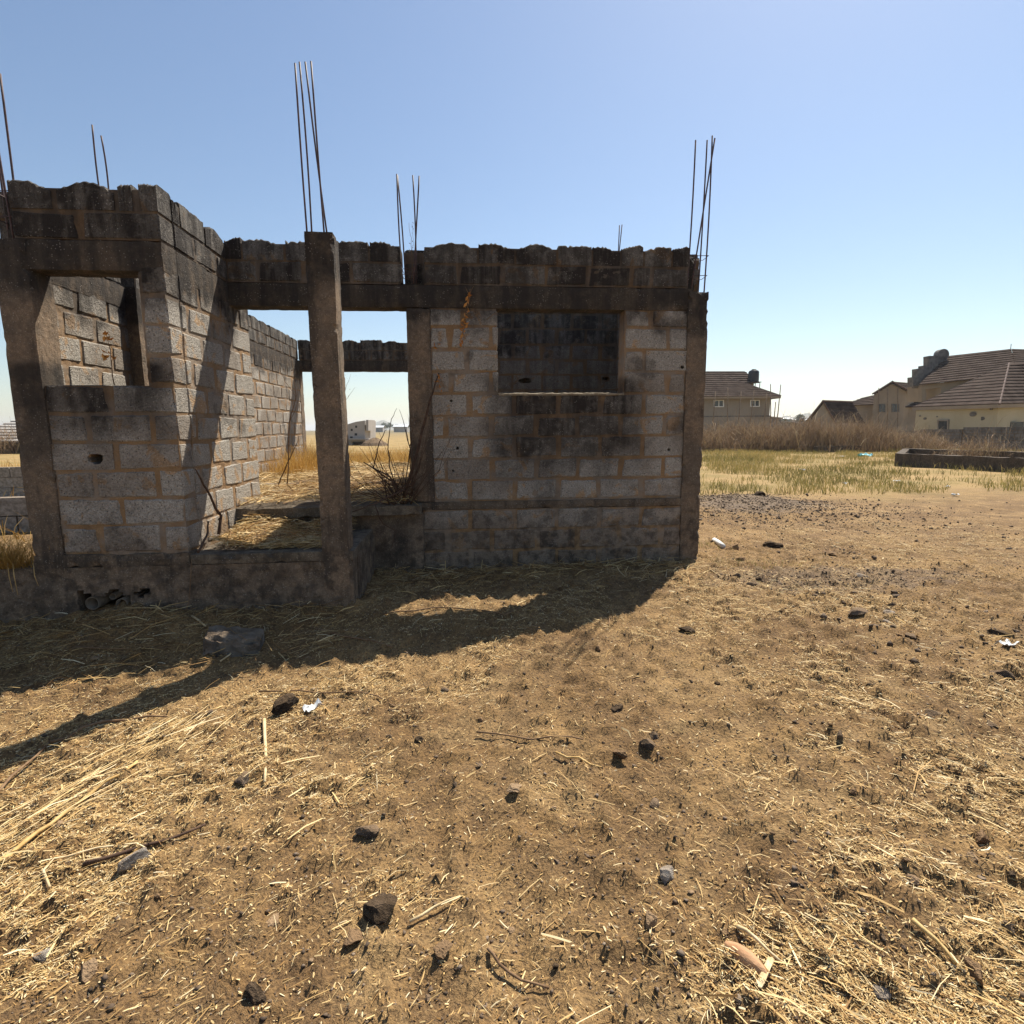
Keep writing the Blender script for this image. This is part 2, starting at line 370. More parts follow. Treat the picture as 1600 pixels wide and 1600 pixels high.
# ------------------------------------------------------------------ ground
def axis(a, b, step, lo, hi, g=1.13):
    mid = np.arange(a, b+1e-6, step); L = []; s = step; p = a
    while p > lo: s *= g; p -= s; L.append(p)
    R = []; s = step; p = b
    while p < hi: s *= g; p += s; R.append(p)
    return np.concatenate([np.array(L[::-1]), mid, np.array(R)])
gx = axis(-4.6, 6.2, .028, -6000, 6000); gy = axis(1.0, 7.4, .028, -300, 9000, 1.07)
GX, GY = np.meshgrid(gx, gy); GZ = ground_h(GX, GY)
inside = (GX > -4.4) & (GX < 2.8) & (GY > 7.3) & (GY < 14.0)
GZ = np.where(inside, np.minimum(GZ, -.05), GZ)
nv = len(gx); ii = np.arange(len(gy)-1)[:, None]*nv + np.arange(nv-1)[None, :]
gf = np.stack([ii, ii+1, ii+nv+1, ii+nv], -1).reshape(-1, 4)
g_o = link('ground', mesh_np('ground', np.stack([GX, GY, GZ], -1), gf, M['ground'], True)); tag(g_o, kind='structure')

# ------------------------------------------------------------------ unfinished building
Y1, Y2, X1, XL = 5.332, 6.689, -2.527, -3.75
H, LB, LT, SI = 3.70, 3.00, 3.25, 2.055
TH = .235
B = thing('unfinished_building', (-.6, 7, 0), 'roofless unfinished house of grey blocks and brown concrete columns', 'building')

def mat_of(O, U, N): return Matrix(((U[0], N[0], 0, O[0]), (U[1], N[1], 0, O[1]), (U[2], N[2], 1, O[2]), (0, 0, 0, 1)))
def core_mesh(u0, u1, z0, z1, inside_fn, T, Mx, mat, cs=.05, amp=.009, inset=.004, seed=0):
    nu = max(1, int(round((u1-u0)/cs))); nz = max(1, int(round((z1-z0)/cs)))
    us = np.linspace(u0, u1, nu+1); zs = np.linspace(z0, z1, nz+1)
    cell = np.array([[bool(inside_fn((us[i]+us[i+1])/2, (zs[j]+zs[j+1])/2)) for j in range(nz)] for i in range(nu)])
    idx = {}; V = []; Fc = []
    def vid(i, j, s):
        k = (i, j, s)
        if k not in idx:
            p = Vector((us[i]*4, s*9+seed, zs[j]*4))
            d = noise.noise(p)*amp + noise.noise(p*3.7)*amp*.9
            t = inset+d if s == 0 else T-inset+d
            idx[k] = len(V); V.append(Mx @ Vector((us[i]+noise.noise(p*5)*cs*.2, t, zs[j])))
        return idx[k]
    for i in range(nu):
        for j in range(nz):
            if not cell[i, j]: continue
            Fc.append((vid(i, j, 0), vid(i+1, j, 0), vid(i+1, j+1, 0), vid(i, j+1, 0)))
            Fc.append((vid(i, j, 1), vid(i, j+1, 1), vid(i+1, j+1, 1), vid(i+1, j, 1)))
            for di, dj, a, b in ((-1, 0, (i, j), (i, j+1)), (1, 0, (i+1, j+1), (i+1, j)), (0, -1, (i+1, j), (i, j)), (0, 1, (i, j+1), (i+1, j+1))):
                q, r = i+di, j+dj
                if q < 0 or r < 0 or q >= nu or r >= nz or not cell[q, r]:
                    Fc.append((vid(*a, 0), vid(*a, 1), vid(*b, 1), vid(*b, 0)))
    return mesh_py('mortar', V, Fc, mat)
def block_geo(L, Hh, T, seed, top=False):
    r = random.Random(seed*131+7); MBk = MB(); c = .012
    if not top:
        # chamfered box, corners knocked about
        P = []
        for sx in (0, 1):
            for sy_ in (0, 1):
                for sz in (0, 1):
                    j = lambda a: a*r.uniform(.3, 1.5)
                    ox, oy, oz = ((0, L)[sx], (0, T)[sy_], (0, Hh)[sz]); dx, dy, dz = (1-2*sx), (1-2*sy_), (1-2*sz)
                    jx, jz = r.uniform(-.005, .005), r.uniform(-.004, .004)
                    ch = c*(1 if r.random() < .72 else r.uniform(1.5, 2.6))
                    P.append(((ox+jx, oy+dy*ch, oz+jz+dz*ch*.9), (ox+jx+dx*ch, oy+r.uniform(-.002, .002), oz+jz+dz*ch), (ox+jx+dx*ch*.9, oy+dy*ch, oz+jz)))
        V = [p for t in P for p in t]; I = lambda a, b, d, k: ((a*2+b)*2+d)*3+k
        Fc = []
        for b in (0, 1): Fc.append((I(0,b,0,1), I(1,b,0,1), I(1,b,1,1), I(0,b,1,1)))
        for a in (0, 1): Fc.append((I(a,0,0,0), I(a,1,0,0), I(a,1,1,0), I(a,0,1,0)))
        for d in (0, 1): Fc.append((I(0,0,d,2), I(1,0,d,2), I(1,1,d,2), I(0,1,d,2)))
        for a in (0, 1):
            for b in (0, 1):
                Fc.append((I(a,b,0,0), I(a,b,0,1), I(a,b,1,1), I(a,b,1,0)))
                for d in (0, 1): Fc.append((I(a,b,d,0), I(a,b,d,1), I(a,b,d,2)))
        for b in (0, 1):
            for d in (0, 1): Fc.append((I(0,b,d,1), I(1,b,d,1), I(1,b,d,2), I(0,b,d,2)))
        for a in (0, 1):
            for d in (0, 1): Fc.append((I(a,0,d,0), I(a,1,d,0), I(a,1,d,2), I(a,0,d,2)))
        MBk.add(V, Fc)
    else:
        # weathered head course: humped top, worn dips towards the ends
        n = 17; V = []; da, db = [r.uniform(.04, .085) if r.random() < .5 else r.uniform(-.006, .012) for _ in (0, 1)]; wa, wb = r.uniform(.06, .14), r.uniform(.06, .14); zo = r.uniform(-.012, .012)
        for i in range(n+1):
            u = L*i/n; e = min(1, L/.3)
            z = Hh + zo - da*e*math.exp(-(u/wa)**2) - db*e*math.exp(-((L-u)/wb)**2) + r.uniform(-.008, .007) - (.02 if r.random() < .05 else 0)
            V += [(u, r.uniform(-.003, .003), 0), (u, r.uniform(-.004, .006), z-.012), (u, .018, z+r.uniform(-.004, .006)), (u, T-.025, z+r.uniform(-.012, .008)), (u, T, z-.018), (u, T, 0)]
        Fc = [(i*6+k, (i+1)*6+k, (i+1)*6+(k+1) % 6, i*6+(k+1) % 6) for i in range(n) for k in range(6)]
        Fc += [tuple(range(6)), tuple(n*6+k for k in range(6))[::-1]]; MBk.add(V, Fc)
    return MBk
def hole_block(L, Hh, T, hu, hz, hr, seed, hx=1.0):
    r = random.Random(seed); bm = bmesh.new(); n = 11
    cor = [bm.verts.new(p) for p in ((0, 0, 0), (L, 0, 0), (L, 0, Hh), (0, 0, Hh))]
    ring = []; back = []
    for k in range(n):
        a = 2*math.pi*k/n; q = hr*r.uniform(.8, 1.15)
        ring.append(bm.verts.new((hu+q*hx*math.cos(a), 0, hz+q*math.sin(a)))); back.append(bm.verts.new((hu+q*hx*math.cos(a)*.9, T*.8, hz+q*math.sin(a)*.9)))
    ed = [bm.edges.new((cor[i], cor[(i+1) % 4])) for i in range(4)] + [bm.edges.new((ring[i], ring[(i+1) % n])) for i in range(n)]
    bmesh.ops.triangle_fill(bm, edges=ed, use_beauty=True)
    for k in range(n): bm.faces.new((ring[k], ring[(k+1) % n], back[(k+1) % n], back[k]))
    bm.faces.new(back)
    b4 = [bm.verts.new((v.co.x, T, v.co.z)) for v in cor]
    bm.faces.new(b4)
    for i in range(4): bm.faces.new((cor[i], cor[(i+1) % 4], b4[(i+1) % 4], b4[i]))
    me = bpy.data.meshes.new('block'); bm.to_mesh(me); bm.free(); me.materials.append(M['block']); return me
_cache = {}
def block_mesh(L, top, seed):
    key = (round(L/.03), top, seed % (5 if not top else 9))
    if key not in _cache: _cache[key] = block_geo(max(.04, key[0]*.03), .222, TH+.006, seed % 9+key[0], top).me('block', M['block'])
    return _cache[key], max(.04, key[0]*.03)
def wall(O, U, N, u0, u1, z0, z1, rows, openings=(), joint=.045, individual=True, holes=(), seed=0, corename='block_wall', toptrim=.05, core=True, label=None):
    """rows: list of (zbottom, height, [joint positions] , istop)"""
    Mx = mat_of(O, U, N)
    def ins(u, z):
        if any(((u-h[0])/(h[3] if len(h) > 3 else 1))**2+(z-h[1])**2 < (h[2]+(.022 if h[2] < .03 else .004))**2 for h in holes): return False
        return not any(a < u < b and c < z < d for a, b, c, d in openings)
    cm = core_mesh(u0+.008, u1-.008, z0, z1-toptrim, ins, TH, Mx, M['mortar'], cs=.034 if individual else .06, seed=seed)
    w = link(corename, cm, B)
    if label: w['label'] = label
    joined = MB(); cnt = 0
    for zi, (zb, hh, js, top) in enumerate(rows):
        segs = []; e = [u0-joint/2] + [j for j in sorted(js) if u0+.05 < j < u1-.05] + [u1+joint/2]
        for a, b in zip(e[:-1], e[1:]): segs.append((a+joint*random.uniform(.3, .62), b-joint*random.uniform(.3, .62)))
        zc = zb+hh/2
        for a, b in segs:
            pieces = [(max(a, u0), min(b, u1))]
            for oa, ob, oc, od in openings:
                if oc < zc < od:
                    np_ = []
                    for p, q in pieces:
                        if q <= oa or p >= ob: np_.append((p, q))
                        else:
                            if p < oa: np_.append((p, oa))
                            if q > ob: np_.append((ob, q))
                    pieces = np_
            for p, q in pieces:
                if q-p < .05: continue
                seed += 1; pr = .003+.004*random.random()
                dz = random.uniform(-.004, .004)
                hol = [h for h in holes if p < h[0]-h[2] and h[0]+h[2] < q and zb < h[1] < zb+hh]
                if hol:
                    h = hol[0]; me = hole_block(q-p, hh-.024, TH+.006, h[0]-p, h[1]-zb-.012, h[2], seed, h[3] if len(h) > 3 else 1.0); sx = 1.0; shh = 1.0
                else:
                    me, LL = block_mesh(q-p, top, seed); sx = (q-p)/LL; shh = (hh-(.010 if top else random.uniform(.014, .024)))/.222
                T_ = Mx @ Matrix.Translation((p, -pr, zb+.010+dz)) @ Matrix.Rotation(random.uniform(-.006, .006), 4, 'Y') @ Matrix.Diagonal((sx, 1, shh, 1))
                if individual or hol:
                    o = bpy.data.objects.new('block', me); COL.objects.link(o); o.parent = w; o.matrix_basis = T_; cnt += 1
                else:
                    joined.add([T_ @ v.co for v in me.vertices], [tuple(f.vertices) for f in me.polygons])
    if joined.v:
        o = link('blockwork', joined.me('blockwork', M['block']), w); tag(o, kind='stuff')
    return w, cnt
def courses(z0, n, h, ev, od, top=False, flip=0):
    return [(z0+h*k, h, ev if (k+flip) % 2 == 0 else od, top and k == n-1) for k in range(n)]
def joints(o, p, n=40): return [o+p*k for k in range(-6, n)]
XA, YA, ZA = Vector((1, 0, 0)), Vector((0, 1, 0)), Vector((0, 0, 1))
def box_part(name, x0, x1, y0, y1, z0, z1, mat, **k):
    return link(name, rough_box(x0, x1, y0, y1, z0, z1, mat, **k), B)
tot = 0
# --- right front wall (window), X from the door column to the corner column
ev = [.064, .598, 1.101, 1.625, 2.133]; od = [-.205, .322, .856, 1.352, 1.869, 2.401]
XD0, XD1, XR0, XR1 = -.618, -.345, 2.632, 2.875
WR = (.413, 1.9, SI, LB)
rows = [(SI-.25*(k+1), .25, od if k % 2 else [ev[0], ev[1], 1.12, 1.62, 2.14], False) for k in range(5)]
rows += [(SI+.25*k, .25, ev if k % 2 else [-.13, .33, 2.42], False) for k in range(3)] + [(SI+.75, .195, [.02, 2.2], False)]
rh = [(float(at(x, y, Y=Y2)[0]), float(at(x, y, Y=Y2)[2]), r) for x, y, r in ((705, 626, .016), (715, 700, .017), (708, 735, .015), (1045, 703, .018), (1066, 574, .024))]
w, c = wall((0, Y2, 0), XA, YA, XD1-.01, XR0+.01, .80, LB, rows, [WR], holes=rh, seed=1, toptrim=0); tot += c
rows = [(.705-.25*(k+1), .25, od if k % 2 else ev, False) for k in range(3)]
w, c = wall((0, Y2-.012, 0), XA, YA, XD0+.12, XR0+.01, -.12, .705, rows, seed=30, toptrim=0); tot += c
rows = [(LT, .225, [-.02, .47, .97, 1.45, 1.96, 2.2], False), (LT+.225, .225, [.2, .62, 1.1, 1.5, 1.83, 2.1, 2.43], True)]
w, c = wall((0, Y2+.004, 0), XA, YA, -.40, XR0+.0, LT, H, rows, seed=50, joint=.03); tot += c
box_part('lintel_beam', X1-.02, XR0+.06, Y2-.006, Y2+TH+.004, LB, LT-.003, M['lint'], seed=3, amp=.008, step=.05)
box_part('floor_band', XD0-.04, XR0+.03, Y2-.03, Y2+TH, .707, .803, M['lint'], seed=4, amp=.01, chip=.02, step=.05)
def sill_piece(x0, x1, y, z):
    V = []; n = 40
    for i in range(n+1):
        x = x0+(x1-x0)*i/n; j = lambda a: random.uniform(-a, a)
        V += [(x, y-.004+j(.003), z-.022), (x, y-.006+j(.003), z+.000+j(.005)), (x, y+.010+j(.006), z+.008+j(.005)), (x, y+TH-.01, z+.012+j(.003)), (x, y+TH, z-.022)]
    Fq = [(i*5+k, (i+1)*5+k, (i+1)*5+(k+1) % 5, i*5+(k+1) % 5) for i in range(n) for k in range(5)]+[(0, 1, 2, 3, 4), tuple(n*5+k for k in (4, 3, 2, 1, 0))]
    return link('window_sill', mesh_py('window_sill', V, Fq, M['slab2']), B)
sill_piece(WR[0]+.004, WR[1]-.004, Y2-.008, SI)
# --- beam over the porch door
rows = [(LT, .225, [-2.2, -1.72, -1.2], False), (LT+.225, .225, [-2.35, -1.9, -1.45, -1.0], True)]
w, c = wall((0, Y2+.003, 0), XA, YA, X1+.0, -.655, LT, H, rows, seed=70, joint=.025); tot += c
# --- left front wall (window)
XW0, XW1 = -3.6575, -2.726
evl = [-3.072]; odl = [-3.28, -2.745]
WL = (XW0, XW1, SI, LB)
rows = [(SI-.25*(k+1), .25, evl if k % 2 == 0 else odl, False) for k in range(6)] + [(SI+.25*k, .25, [], False) for k in range(4)]
lh = [(float(at(150, 717, Y=Y1)[0]), float(at(150, 717, Y=Y1)[2]), .052, 1.3)]
w, c = wall((0, Y1, 0), XA, YA, -3.61, X1+.0, .54, LB, rows, [WL], seed=90, holes=lh, toptrim=0); tot += c
rows = [(LT, .225, [-3.17], False), (LT+.225, .225, [-3.35, -2.86, -2.70], True)]
w, c = wall((0, Y1+.003, 0), XA, YA, -3.70, X1-.003, LT, H, rows, seed=110, joint=.05); tot += c
box_part('lintel_beam', -3.66, X1+.004, Y1-.006, Y1+TH+.01, LB, LT-.003, M['conc'], seed=7, step=.05)
box_part('floor_band', -3.86, X1+.01, Y1-.025, Y1+TH, .43, .553, M['lint'], seed=8, amp=.012, chip=.03, step=.05)
# --- near side wall, lit by the sun
jl = joints(5.45, .50); jl2 = joints(5.70, .50)
rows = [(SI-.25*(k+1), .25, jl if k % 2 == 0 else jl2, False) for k in range(6)] + [(SI+.25*k, .25, jl if k % 2 else jl2, False) for k in range(4)]
w, c = wall((X1, 0, 0), YA, -XA, Y1+TH-.002, 7.25, .50, LB, rows, seed=130, toptrim=0); tot += c
rows = [(LT, .225, jl, False), (LT+.225, .225, jl2, True)]
w, c = wall((X1, 0, 0), YA, -XA, Y1+TH-.002, 7.25, LT, H, rows, seed=160, joint=.03); tot += c
box_part('lintel_beam', X1-TH, X1+.006, Y1+TH+.011, 7.26, LB, LT-.003, M['conc'], seed=9, step=.05)
# --- long left wall of the house (seen through the left window and the porch)
jn = joints(5.62, .5); jm = joints(5.87, .5)
def rws(flip): return [(SI-.25*(k+1), .25, jn if (k+flip) % 2 == 0 else jm, False) for k in range(6)] + [(SI+.25*k, .25, jn if (k+1+flip) % 2 == 0 else jm, False) for k in range(4)]
near_rows = [r for r in rws(0) if r[0] > 1.7]; low_rows = [r for r in rws(0) if r[0] <= 1.7]
w, c = wall((XL, 0, 0), YA, -XA, 5.58, 7.0, 1.80, LB, near_rows, seed=200, toptrim=0); tot += c
w, c = wall((XL, 0, 0), YA, -XA, 5.58, 7.0, .1, 1.80, low_rows, seed=210, toptrim=0, individual=False)
rows = [(LT, .225, jn, False), (LT+.225, .225, jm, True)]
w, c = wall((XL, 0, 0), YA, -XA, 5.58, 6.92, LT, H, rows, seed=220); tot += c
w, c = wall((XL, 0, 0), YA, -XA, 7.2, 13.75, .3, LB, rws(1), seed=230, toptrim=0, individual=False)
w, c = wall((XL, 0, 0), YA, -XA, 7.2, 13.75, LT, H, rows, seed=240, individual=False)
box_part('lintel_beam', XL-TH, XL+.012, 5.56, 6.98, LB, LT-.003, M['conc'], seed=11, step=.06)
box_part('lintel_beam', XL-TH, XL+.006, 7.16, 13.76, LB, LT-.003, M['conc'], seed=12, step=.1)
box_part('column', XL-TH, XL+.13, 6.96, 7.18, .3, LT-.006, M['conc'], seed=13)
# --- back of the right room and its sides
je = joints(-.4, .5); jo = joints(-.15, .5)
rows = [(.805+.25*k, .25, je if k % 2 else jo, k == 11) for k in range(11)] + [(3.555, .16, jo, True)]
bh = [(float(at(x, y, Y=9.8)[0]), float(at(x, y, Y=9.8)[2]), r, hx) for x, y, r, hx in ((820, 595, .05, 2.4), (947, 592, .055, 1.2))]
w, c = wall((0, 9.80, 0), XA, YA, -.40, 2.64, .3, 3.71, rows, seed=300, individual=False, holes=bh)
js, jt = joints(7.0, .5), joints(7.25, .5)
rows = [(.805+.25*k, .25, js if k % 2 else jt, False) for k in range(11)] + [(3.555, .16, js, True)]
w, c = wall((XR1-.01, 0, 0), YA, -XA, Y2+TH+.02, 10.05, .3, 3.71, rows, seed=330, individual=False)
w, c = wall((-.40, 0, 0), YA, -XA, Y2+TH+.02, 8.5, .3, 3.71, rows, seed=360, individual=False)
box_part('foundation_wall', XR1-.25, XR1-.0, Y2+.1, 10.05, -.2, .31, M['plinth'], seed=33, step=.1)
# --- far door beam
rows = [(LT, .225, joints(-3.6, .5), False), (LT+.225, .225, joints(-3.35, .5), True)]
w, c = wall((0, 13.8, 0), XA, YA, XL, 0.2, LT, H, rows, seed=380, individual=False, joint=.03)
box_part('lintel_beam', XL-.1, .2, 13.79, 13.8+TH, LB, LT-.003, M['lint'], seed=14, step=.1)
box_part('column', -.95, -.70, 13.78, 14.02, .3, LB-.004, M['conc'], seed=15)
box_part('column', XL-TH, XL+.01, 13.77, 14.04, -.1, LT-.004, M['conc'], seed=16)
# --- columns
col_porch = box_part('column', -1.336, -1.088, Y1-.03, Y1+.215, -.12, 3.345, M['conc'], seed=17, amp=.012, chip=.03, step=.045)
col_left = box_part('column', -3.868, -3.600, Y1-.022, Y1+TH+.03, .40, LT-.004, M['conc'], seed=18, amp=.01, chip=.02, step=.05)
col_door = box_part('column', XD0, XD1, Y2-.022, Y2+TH+.012, .806, LB-.004, M['conc'], seed=19, amp=.012, chip=.02, step=.05)
col_doorhead = box_part('column_stub', -.655, -.40, Y2+.0, Y2+TH, LT-.002, LT+.012, M['lint'], seed=20)
col_right = box_part('column', XR0, XR1, Y2-.03, Y2+TH+.012, -.12, 3.213, M['conc'], seed=21, amp=.012, chip=.03, step=.045)
# a jagged block edge behind the open column slots
box_part('broken_block', -.60, -.43, Y2+.30, Y2+.52, LT, 3.62, M['block'], seed=22, amp=.02, chip=.05, step=.05)
box_part('broken_block', 2.63, 2.77, Y2+.15, Y2+.30, LT-.03, 3.66, M['lint'], seed=23, amp=.02, chip=.05, step=.05)
box_part('broken_block', -3.86, -3.70, Y1+.16, Y1+.30, LT, 3.64, M['lint'], seed=24, amp=.02, chip=.05, step=.05)
# --- rebars, each a sub-part of its column
def rebar(parent, a, b, r=.0075, bend=.012):
    a = np.asarray(a); b = np.asarray(b); q = MB(); n = 7; o1, o2 = random.uniform(-bend, bend), random.uniform(-bend, bend)
    q.tube([a+(b-a)*i/(n-1)+np.array([o1, o2, 0])*math.sin(math.pi*i/(n-1)) for i in range(n)], r, 6)
    return link('rebar', q.me('rebar', M['rebar'], True), parent)
def stirrup(parent, x0, x1, y0, y1, z, r=.004):
    q = MB(); q.tube([(x0, y0, z), (x1, y0, z+.006), (x1, y1, z), (x0, y1, z-.004), (x0, y0, z)], r, 5); return link('stirrup', q.me('stirrup', M['rebar']), parent)
for (xb, yb, xt, yt, dy) in ((480, 362, 461, 99, .02), (487, 362, 468, 97, .15), (513, 364, 477, 97, .16), (507, 364, 486, 96, .03)):
    a = at(xb, yb, Y=Y1+dy); a[2] = 3.25; rebar(col_porch, a, at(xt, yt, Y=Y1+dy+.02), .0085)
for (xb, yb, xt, yt, dy) in ((630, 440, 620, 272, .05), (634, 440, 621, 274, .17), (645, 440, 655, 275, .05), (650, 440, 645, 274, .17)):
    a = at(xb, yb, Y=Y2+dy); a[2] = 3.2; rebar(col_door, a, at(xt, yt, Y=Y2+dy), .0085)
stirrup(col_door, -.645, -.49, Y2+.03, Y2+.19, 3.36); stirrup(col_door, -.645, -.49, Y2+.03, Y2+.19, 3.42)
for (xb, yb, xt, yt, dy) in ((1077, 385, 1087, 219, .05), (1085, 420, 1117, 216, .05), (1093, 420, 1105, 219, .18), (1100, 455, 1113, 212, .05)):
    a = at(xb, yb, Y=Y2+dy); b = at(xt, yt, Y=Y2+dy); a = a+(a-b)*((a[2]-3.15)/(b[2]-a[2])); rebar(col_right, a, b, .0085)
stirrup(col_right, 2.70, 2.87, Y2+.04, Y2+.2, 3.40); stirrup(col_right, 2.70, 2.88, Y2+.04, Y2+.2, 3.62)
for (xb, yb, xt, yt, dy) in ((23, 300, 0, 115, .04), (9, 300, -10, 190, .04), (4, 300, -22, 120, .18), (26, 300, 6, 60, .18)):
    a = at(xb, yb, Y=Y1+dy); b = at(xt, yt, Y=Y1+dy); a = a+(a-b)*((a[2]-3.2)/(b[2]-a[2]))
    if xt != 6: rebar(col_left, a, b, .0085)
stirrup(col_left, -3.83, -3.68, Y1+.02, Y1+.2, 3.62); stirrup(col_left, -3.86, -3.70, Y1+.02, Y1+.2, 3.42)
lw_col = box_part('column', XL-TH+.02, XL-.02, 6.72, 6.9, .3, LT-.01, M['conc'], seed=26, step=.15)
for (xb, yb, xt, yt) in ((155, 290, 144, 195), (168, 290, 158, 212)):
    a = at(xb, yb, X=XL-.1); b = at(xt, yt, X=XL-.1); a = a+(a-b)*.3; a[2] = max(a[2], 3.2); rebar(lw_col, a, b, .0085)
bk_col = box_part('column', 2.2, 2.42, 10.04, 10.2, .3, 3.25, M['conc'], seed=27, step=.15)
for (xb, yb, xt, yt) in ((967, 384, 968, 352), (970, 384, 972, 351)):
    a = at(xb, yb, Y=10.12); b = at(xt, yt, Y=10.12); a = a+(a-b)*9; a[2] = 3.2; rebar(bk_col, a, b, .008)
# --- plinth below the left wall and porch, with the broken pipe hole
def plinth_in(u, z):
    zt, zb = .19+.025*math.sin(u*23), .0+.03*math.sin(u*17+1)
    if -3.52 < u < -3.08 and zb < z < zt: return False
    if -3.10 < u < -2.86 and .165+.02*math.sin(u*30) < z < zt+.012: return False
    return True
pl = link('foundation_wall', core_mesh(-5.6, -1.06, -.55, .432, plinth_in, .30, mat_of((0, Y1-.02, 0), XA, YA), M['plinth'], cs=.03, amp=.014, inset=.0, seed=5), B)
bk = MB(); bk.box(-3.7, -2.7, Y1+.6, Y1+.64, -.2, .42); bk.box(-3.7, -2.7, Y1+.285, Y1+.6, .25, .30); bk.box(-3.7, -2.7, Y1+.285, Y1+.6, -.15, -.08)
link('cavity', bk.me('cavity', M['plinth']), B)
for x, y, r in ((144, 943, .062), (176, 932, .03), (190, 944, .052)):
    p = at(x, y, Y=Y1+.03); q = MB(); n = 18
    v = []; fz = []
    for yy, rr in ((0, r), (.5, r), (.5, r*.88), (0, r*.88)):
        for k in range(n): v.append((p[0]+rr*math.cos(2*math.pi*k/n), p[1]+yy, p[2]+rr*math.sin(2*math.pi*k/n)))
    for s in range(4):
        for k in range(n): fz.append((s*n+k, s*n+(k+1) % n, ((s+1) % 4)*n+(k+1) % n, ((s+1) % 4)*n+k))
    q.add(v, fz); link('pipe', q.me('pipe', M['pvc'], True), B)
box_part('foundation_wall', -1.30, -1.045, Y1+.20, Y2+.05, -.2, .45, M['plinth'], seed=40, amp=.014, step=.05)
box_part('porch_slab', X1+.015, -1.05, Y1-.028, 6.50, .434, .53, M['slab'], seed=41, amp=.012, chip=.035, step=.05)
box_part('floor_slab', XL-.02, XD0+.12, 6.44, 13.9, .68, .80, M['slab'], seed=42, amp=.016, chip=.03, step=.09)
box_part('foundation_wall', X1, XD0+.13, 6.58, 6.80, -.2, .69, M['plinth'], seed=43, amp=.012, step=.06)
box_part('floor_slab', XD0+.13, 2.7, Y2+.26, 9.8, .60, .74, M['slab'], seed=44, amp=.012, step=.15)
box_part('foundation_wall', XL-.24, XL+.01, Y1+.3, 13.9, -.2, .32, M['plinth'], seed=45, step=.12)
box_part('threshold_slab', XL+.05, XD0+.1, 8.7, 8.95, .795, .86, M['lint'], seed=46, amp=.015, chip=.03, step=.06)
print('blocks', tot)

# ------------------------------------------------------------------ straw and litter (uncountable)
def ribbons(P, ang, L, W, tilt, bend, roll, name, mat, rnd, kind_label):
    n = len(P); d = np.stack([np.cos(ang)*np.cos(tilt), np.sin(ang)*np.cos(tilt), np.sin(tilt)], 1)
    s = np.stack([-np.sin(ang), np.cos(ang), np.zeros(n)], 1); up = np.cross(d, s)
    s2 = s*np.cos(roll)[:, None] + up*np.sin(roll)[:, None]
    V = np.zeros((n, 6, 3))
    for k, t in enumerate((-.5, 0, .5)):
        c = P + d*(L*t)[:, None] + s*(bend*L*(4*t*t))[:, None] + up*((.25-t*t)*L*.12)[:, None]
        wd = W*(1 if k == 1 else .75)
        V[:, 2*k] = c - s2*wd[:, None]/2; V[:, 2*k+1] = c + s2*wd[:, None]/2
    V[:, :, 2] += .004
    b = (np.arange(n)*6)[:, None, None]; Fq = b + np.array([[0, 1, 3, 2], [2, 3, 5, 4]])[None]
    o = link(name, mesh_np(name, V, Fq.reshape(-1, 4), mat, attr=np.repeat(rnd, 6)))
    return tag(o, kind_label, None, None, 'stuff')
def straw_density(X, Y):
    a = fbm(X*.8+3, Y*.8, 51, 4); b = fbm(X*2.6, Y*2.6+5, 57, 3)
    d = .075+.925*sstep(a*.55+b*.45, .47, .64)
    left = sstep(X, .2, -2.2)*.16*sstep(Y, 1.5, 2.6)
    streak = np.exp(-((Y-3.05-.62*(X+2.2))/.35)**2)*sstep(X, -.9, -1.6)*.5
    shade = sstep(Y, 4.2, 4.8)*sstep(X, 1.4, .2)*.25
    return np.clip(d+left+streak+shade, .03, 1.2)
def blocked(X, Y):
    return ((X > -6) & (X < -1.03) & (Y > Y1-.03)) | ((X > -1.05) & (X < 2.9) & (Y > Y2-.03))
def scatter(n, xr, yr, power=1.6):
    # more samples near the camera, thinned by the density map
    u = rng.random(n*4); Y = yr[0]+(yr[1]-yr[0])*u**power; X = rng.uniform(-1, 1, n*4)*(.95*Y+1.2)+.06*Y
    ok = (X > xr[0]) & (X < xr[1]) & ~blocked(X, Y) & (rng.random(n*4) < straw_density(X, Y)); i = np.where(ok)[0][:n]
    return X[i], Y[i]
def rough_ang(X, Y, n):
    a = rng.uniform(0, math.pi, n); pref = np.where(X < .3, .72, 2.3) + rng.normal(0, .35, n)
    return np.where(rng.random(n) < .5, pref, a)
X, Y = scatter(70000, (-7, 9), (.9, 11.5)); n = len(X)
L = np.clip(rng.lognormal(-3.6, .62, n), .008, .14); W = np.clip(rng.lognormal(-6.3, .48, n), .001, .0055)
ribbons(np.stack([X, Y, ground_h(X, Y)+.003], 1), rough_ang(X, Y, n), L, W, rng.normal(0, .16, n), rng.normal(0, .05, n), rng.normal(0, .4, n),
        'straw_litter', M['straw'], np.clip(rng.beta(2.6, 1.7, n), 0, 1), 'short broken straw strewn over the bare brown soil')
X, Y = scatter(2600, (-6, 8), (1.0, 9), 1.3); n = len(X)
L = np.clip(rng.lognormal(-2.45, .45, n), .05, .32); W = np.clip(rng.lognormal(-5.5, .4, n), .002, .010)
ribbons(np.stack([X, Y, ground_h(X, Y)+.008], 1), rough_ang(X, Y, n), L, W, rng.normal(0, .09, n), rng.normal(0, .08, n), rng.normal(0, .5, n),
        'long_straw', M['straw'], np.clip(rng.beta(2.6, 1.5, n), 0, 1), 'longer pale straw stems lying on the dirt yard')
X, Y = scatter(170000, (-6, 8), (.9, 9), 1.5); n = len(X)
